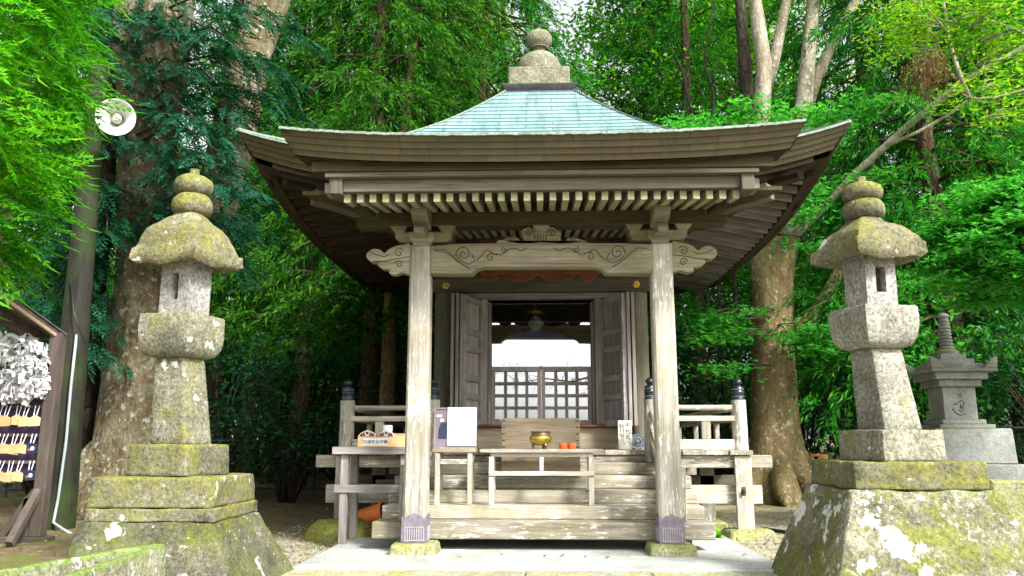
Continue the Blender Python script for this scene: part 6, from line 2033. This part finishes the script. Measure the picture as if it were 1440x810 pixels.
# brown dead spray caught in the cedar
dc = at(1308, 92, 7.9)
rg = np.random.default_rng(63)
lv = Leaves()
n = 90
B = np.stack([dc.x + rg.normal(size=n) * 0.07, 7.9 + rg.normal(size=n) * 0.06, dc.z + 0.10 + rg.normal(size=n) * 0.07], 1)
D = np.stack([rg.normal(size=n) * 0.4 - 0.25, rg.normal(size=n) * 0.4, np.full(n, -0.8)], 1)
strands(lv, B, D, rg.uniform(0.2, 0.42, n), rg, 7, 0.09, 0.010, 0.3)
tag(lv.build('dead_spray', M['f_dead'], None, loc=tuple(dc)), 'brown withered cedar spray hanging below the top right leaves', 'branch')

# ---- maple mound at the right edge --------------------------------------------------------
MP = empty('maple_tree', (5.35, 7.6, GZ), 'fresh green maple with layered leaves at the right edge above the pagoda', 'tree')
MB().tube([(5.35, 7.7, -0.1), (5.3, 7.7, 1.4), (5.15, 7.65, 2.3), (5.0, 7.6, 2.9)], [0.08, 0.07, 0.05, 0.02], 8, 0.08).build('trunk', M['bark_dark'], MP, sharp=180)
rg = np.random.default_rng(71)
rr = random.Random(71)
lv, lb = Leaves(), MB()
mc = at(1456, 362, 7.6)
for i in range(170):
    a = rr.uniform(0, 6.283)
    e = rr.random() ** 0.5
    zt_ = rr.uniform(-0.35, 1.0)
    rx_ = 0.92 * math.sqrt(max(0.03, 1 - (max(0, zt_)) ** 2)) * (1 if zt_ > 0 else 0.95)
    q = Vector((mc.x + rx_ * e * math.cos(a), 7.6 + rx_ * 0.85 * e * math.sin(a), mc.z + 0.85 * zt_ * (0.75 + 0.25 * e) - 0.05))
    C = [tuple(q + Vector((rr.gauss(0, 0.12), rr.gauss(0, 0.12), rr.gauss(0, 0.02)))) for _ in range(4)]
    leafy(lv, np.array(C), (0.11, 0.11, 0.025), 26, rg, 0.075, 0.026, 0.8, True, 0.18)
    if i % 3 == 0: lb.tube([Vector((5.1, 7.6, mc.z - 0.5)), Vector((5.1, 7.6, mc.z - 0.2)).lerp(q, 0.5), q], [0.016, 0.010, 0.003], 4)
lb.build('limb', M['bark_dark'], MP, sharp=180)
lv.build('crown', M['f_maple'], MP)

# ---- shrubs and undergrowth -------------------------------------------------------------
def shrub(loc, label, rx_, h, n, per, seed, mat, L=0.11, W=0.05, group=None, star=False, zlow=0.15):
    rg = np.random.default_rng(seed)
    rr = random.Random(seed)
    s_ = empty('evergreen_shrub', loc, label, 'shrub', group)
    x, y, z = loc
    C = []
    lb = MB()
    for i in range(n):
        a, e, u = rr.uniform(0, 6.283), rr.random() ** 0.5, rr.uniform(zlow, 1)
        w = rx_ * (0.55 + 0.5 * math.sin(math.pi * (0.1 + 0.8 * u)))
        q = Vector((x + w * e * math.cos(a), y + w * e * math.sin(a), z + h * u))
        C.append(tuple(q))
        if i % 3 == 0: lb.tube([Vector((x + 0.1 * math.cos(a), y + 0.1 * math.sin(a), z - 0.05)), Vector((x + w * e * 0.5 * math.cos(a), y + w * e * 0.5 * math.sin(a), z + h * u * 0.6)), q], [0.022, 0.014, 0.004], 5)
    lb.build('stem', M['bark_dark'], s_, sharp=180)
    lv = Leaves()
    leafy(lv, np.array(C), (0.17, 0.17, 0.11), per, rg, L, W, 0.45, star, 0.2)
    lv.build('foliage', mat, s_)
    return s_
GS = 'evergreen shrubs under the trees'
s1 = shrub((-3.6, 11.6, 0.05), 'dark glossy evergreen shrub right of the left lantern', 0.95, 2.3, 85, 26, 81, M['f_dark'], group=GS)
s2 = shrub((6.3, 9.9, 0.05), 'dark evergreen shrub behind the stone pagoda', 1.2, 2.4, 110, 28, 82, M['f_dark'], 0.10, 0.045, group=GS)
s3 = shrub((5.15, 11.3, 0.05), 'broad leaved green shrub behind the right lantern shaft', 0.75, 2.9, 50, 24, 83, M['f_maple'], 0.15, 0.06, group=GS)
for src, loc, rz, sc_, lab_ in ((s1, (-5.2, 13.0, 0.05), 1.0, 1.1, 'dark shrub between the forked trunk and the mesh fence'),
                               (s1, (-2.2, 14.2, 0.05), 2.0, 1.25, 'dark shrub behind the left veranda'),
                               (s1, (-6.6, 10.8, 0.05), 3.0, 1.1, 'dark shrub behind the votive rack'),
                               (s2, (7.6, 10.6, 0.05), 2.0, 1.1, 'dark shrub at the right edge beyond the pagoda'),
                               (s1, (3.2, 14.6, 0.05), 4.0, 1.3, 'dark shrub between the veranda and the large right tree'),
                               (s2, (5.6, 14.6, 0.05), 5.0, 1.2, 'dark shrub in the shade right of the large tree'),
                               (s1, (-8.2, 13.6, 0.05), 5.5, 1.3, 'dark shrub at the left edge behind the pole'),
                               (s2, (0.6, 16.2, 0.05), 0.5, 1.2, 'dark shrub hidden straight behind the hall')):
    dup(src, loc, rz, sc_, lab_)
un = random.Random(91)
for i in range(26):
    x = -17 + 36 * i / 25 + un.uniform(-0.5, 0.5)
    dup([s1, s2][i % 2], (x, 18.5 + un.uniform(-1.2, 2.0), 0.05), un.uniform(0, 6.28), un.uniform(1.3, 1.9), 'shaded undergrowth shrub far back between the trunks')['group'] = 'far undergrowth'
# thin dark saplings over the right eave
for i, pts in enumerate(([(1000, 190), (1003, 130), (990, 90), (1001, 20), (1004, -40)], [(1022, 190), (1026, 140), (1044, 96)], [(985, 190), (968, 140), (960, 100), (940, 60)])):
    sp_ = empty('bare_sapling', (at(pts[0][0], pts[0][1], 15.0).x, 15.0, 0.05), ['tallest thin dark sapling above the right eave', 'bent bare sapling right of the tallest one above the eave', 'bare sapling leaning left above the right eave'][i], 'sapling', 'bare saplings above the right eave')
    P = path(pts, 15.0)
    P = [Vector((P[0].x, 15.0, 0.0)), Vector((P[0].x, 15.0, P[0].z * 0.5))] + P
    MB().tube(P, [0.05, 0.04] + [0.032 * (1 - 0.8 * k / (len(P) - 2)) for k in range(len(P) - 2)], 7).build('stem', M['bark_dark'], sp_, sharp=180)
    mb = MB()
    for k in range(6):
        q = P[2].lerp(P[-1], 0.15 + 0.13 * k)
        mb.tube([q, q + Vector((random.uniform(-0.5, 0.5), random.uniform(-0.3, 0.3), random.uniform(0.3, 0.8)))], [0.012, 0.003], 5)
    mb.build('twig', M['bark_dark'], sp_, sharp=180)
# small green plant by the right foot stone
rg = np.random.default_rng(95)
pp = at(1010, 758, 7.55)
lv = Leaves()
n = 16
a = rg.uniform(0, 6.283, n)
lv.add(np.tile([pp.x, 7.55, GZ + 0.02], (n, 1)) + rg.normal(size=(n, 3)) * 0.012 + np.array([0, 0, 1]) * rg.uniform(0, 0.05, (n, 1)), unit(np.stack([np.cos(a), np.sin(a), rg.uniform(0.3, 1.2, n)], 1)), np.stack([-np.sin(a), np.cos(a), np.zeros(n)], 1), rg.uniform(0.06, 0.10, n), 0.045)
tag(lv.build('seedling', M['f_hinoki'], None, loc=(pp.x, 7.55, GZ)), 'small bright green seedling growing beside the right foot stone', 'plant')
# litter and moss tufts
n = 5200
rg = np.random.default_rng(96)
x = rg.uniform(-9, 9, n); y = rg.uniform(6.2, 15, n)
keep = ~((np.abs(x) < 1.75) & (y < 9.2))
keep |= (np.abs(x) < 1.6) & (y < 6.5) & (rg.random(n) < 0.35)
x, y = x[keep], y[keep]
n = len(x)
zz = np.array([0.012 if abs(a) < 1.7 and b_ < 9.2 else gh(a, b_) + 0.008 for a, b_ in zip(x, y)])
d = unit(np.stack([rg.normal(size=n), rg.normal(size=n), rg.normal(size=n) * 0.18], 1))
lv = Leaves()
lv.add(np.stack([x, y, zz], 1), d, unit(np.cross(d, np.array([0, 0, 1.0]) + rg.normal(size=(n, 3)) * 0.2)), rg.uniform(0.03, 0.07, n), rg.uniform(0.015, 0.035, n))
M['litter'] = foliage('fallen leaves', (0.10, 0.06, 0.025), (0.26, 0.18, 0.07), (0.38, 0.26, 0.06), 0.1)
tag(lv.build('fallen_leaves', M['litter'], None, loc=(0, 9, 0)), 'brown and yellow fallen leaves scattered over the forest floor', 'leaf litter', None, 'stuff')
M['pebble'] = plain('dull pebbles', (0.22, 0.20, 0.15), 0.9, 0, 0.4, 9)
# loose gravel round the platform
n = 2600
rg = np.random.default_rng(97)
gx = np.concatenate([rg.uniform(-2.6, -1.74, n // 2), rg.uniform(1.68, 4.2, n // 2)]); gy_ = rg.uniform(5.4, 9.5, n)
mb = MB()
for a, b_ in zip(gx, gy_):
    if rg.random() < 0.35 and abs(a) > 2.2: continue
    s_ = float(rg.uniform(0.006, 0.02))
    z_ = gh(a, b_) + s_ * 0.3
    q = Euler(tuple(rg.uniform(-3, 3, 3))).to_matrix()
    mb.add([Vector((a, b_, z_)) + q @ Vector(p) * s_ for p in ((1, 0, 0), (-0.9, 0.1, 0), (0, 1.1, 0), (0.1, -1, 0), (0, 0, 0.7), (0, 0.1, -0.7))], [(0, 2, 4), (2, 1, 4), (1, 3, 4), (3, 0, 4), (2, 0, 5), (1, 2, 5), (3, 1, 5), (0, 3, 5)])
tag(mb.build('gravel', M['pebble'], None, loc=(0, 7, 0), recalc=False), 'loose pale gravel on the ground beside the stone platform', 'gravel', None, 'stuff')
# hose-like edging on the right ground
P = [at(1060, 742, 8.6), at(1085, 746, 8.45), at(1110, 752, 8.2), at(1135, 760, 8.0)]
for q in P: q.z = gh(q.x, q.y) + 0.015
tag(MB().tube(P, 0.02, 8).build('drain_pipe', M['cap'], None, loc=tuple(P[0])), 'thin black pipe lying on the ground right of the shrine', 'pipe')
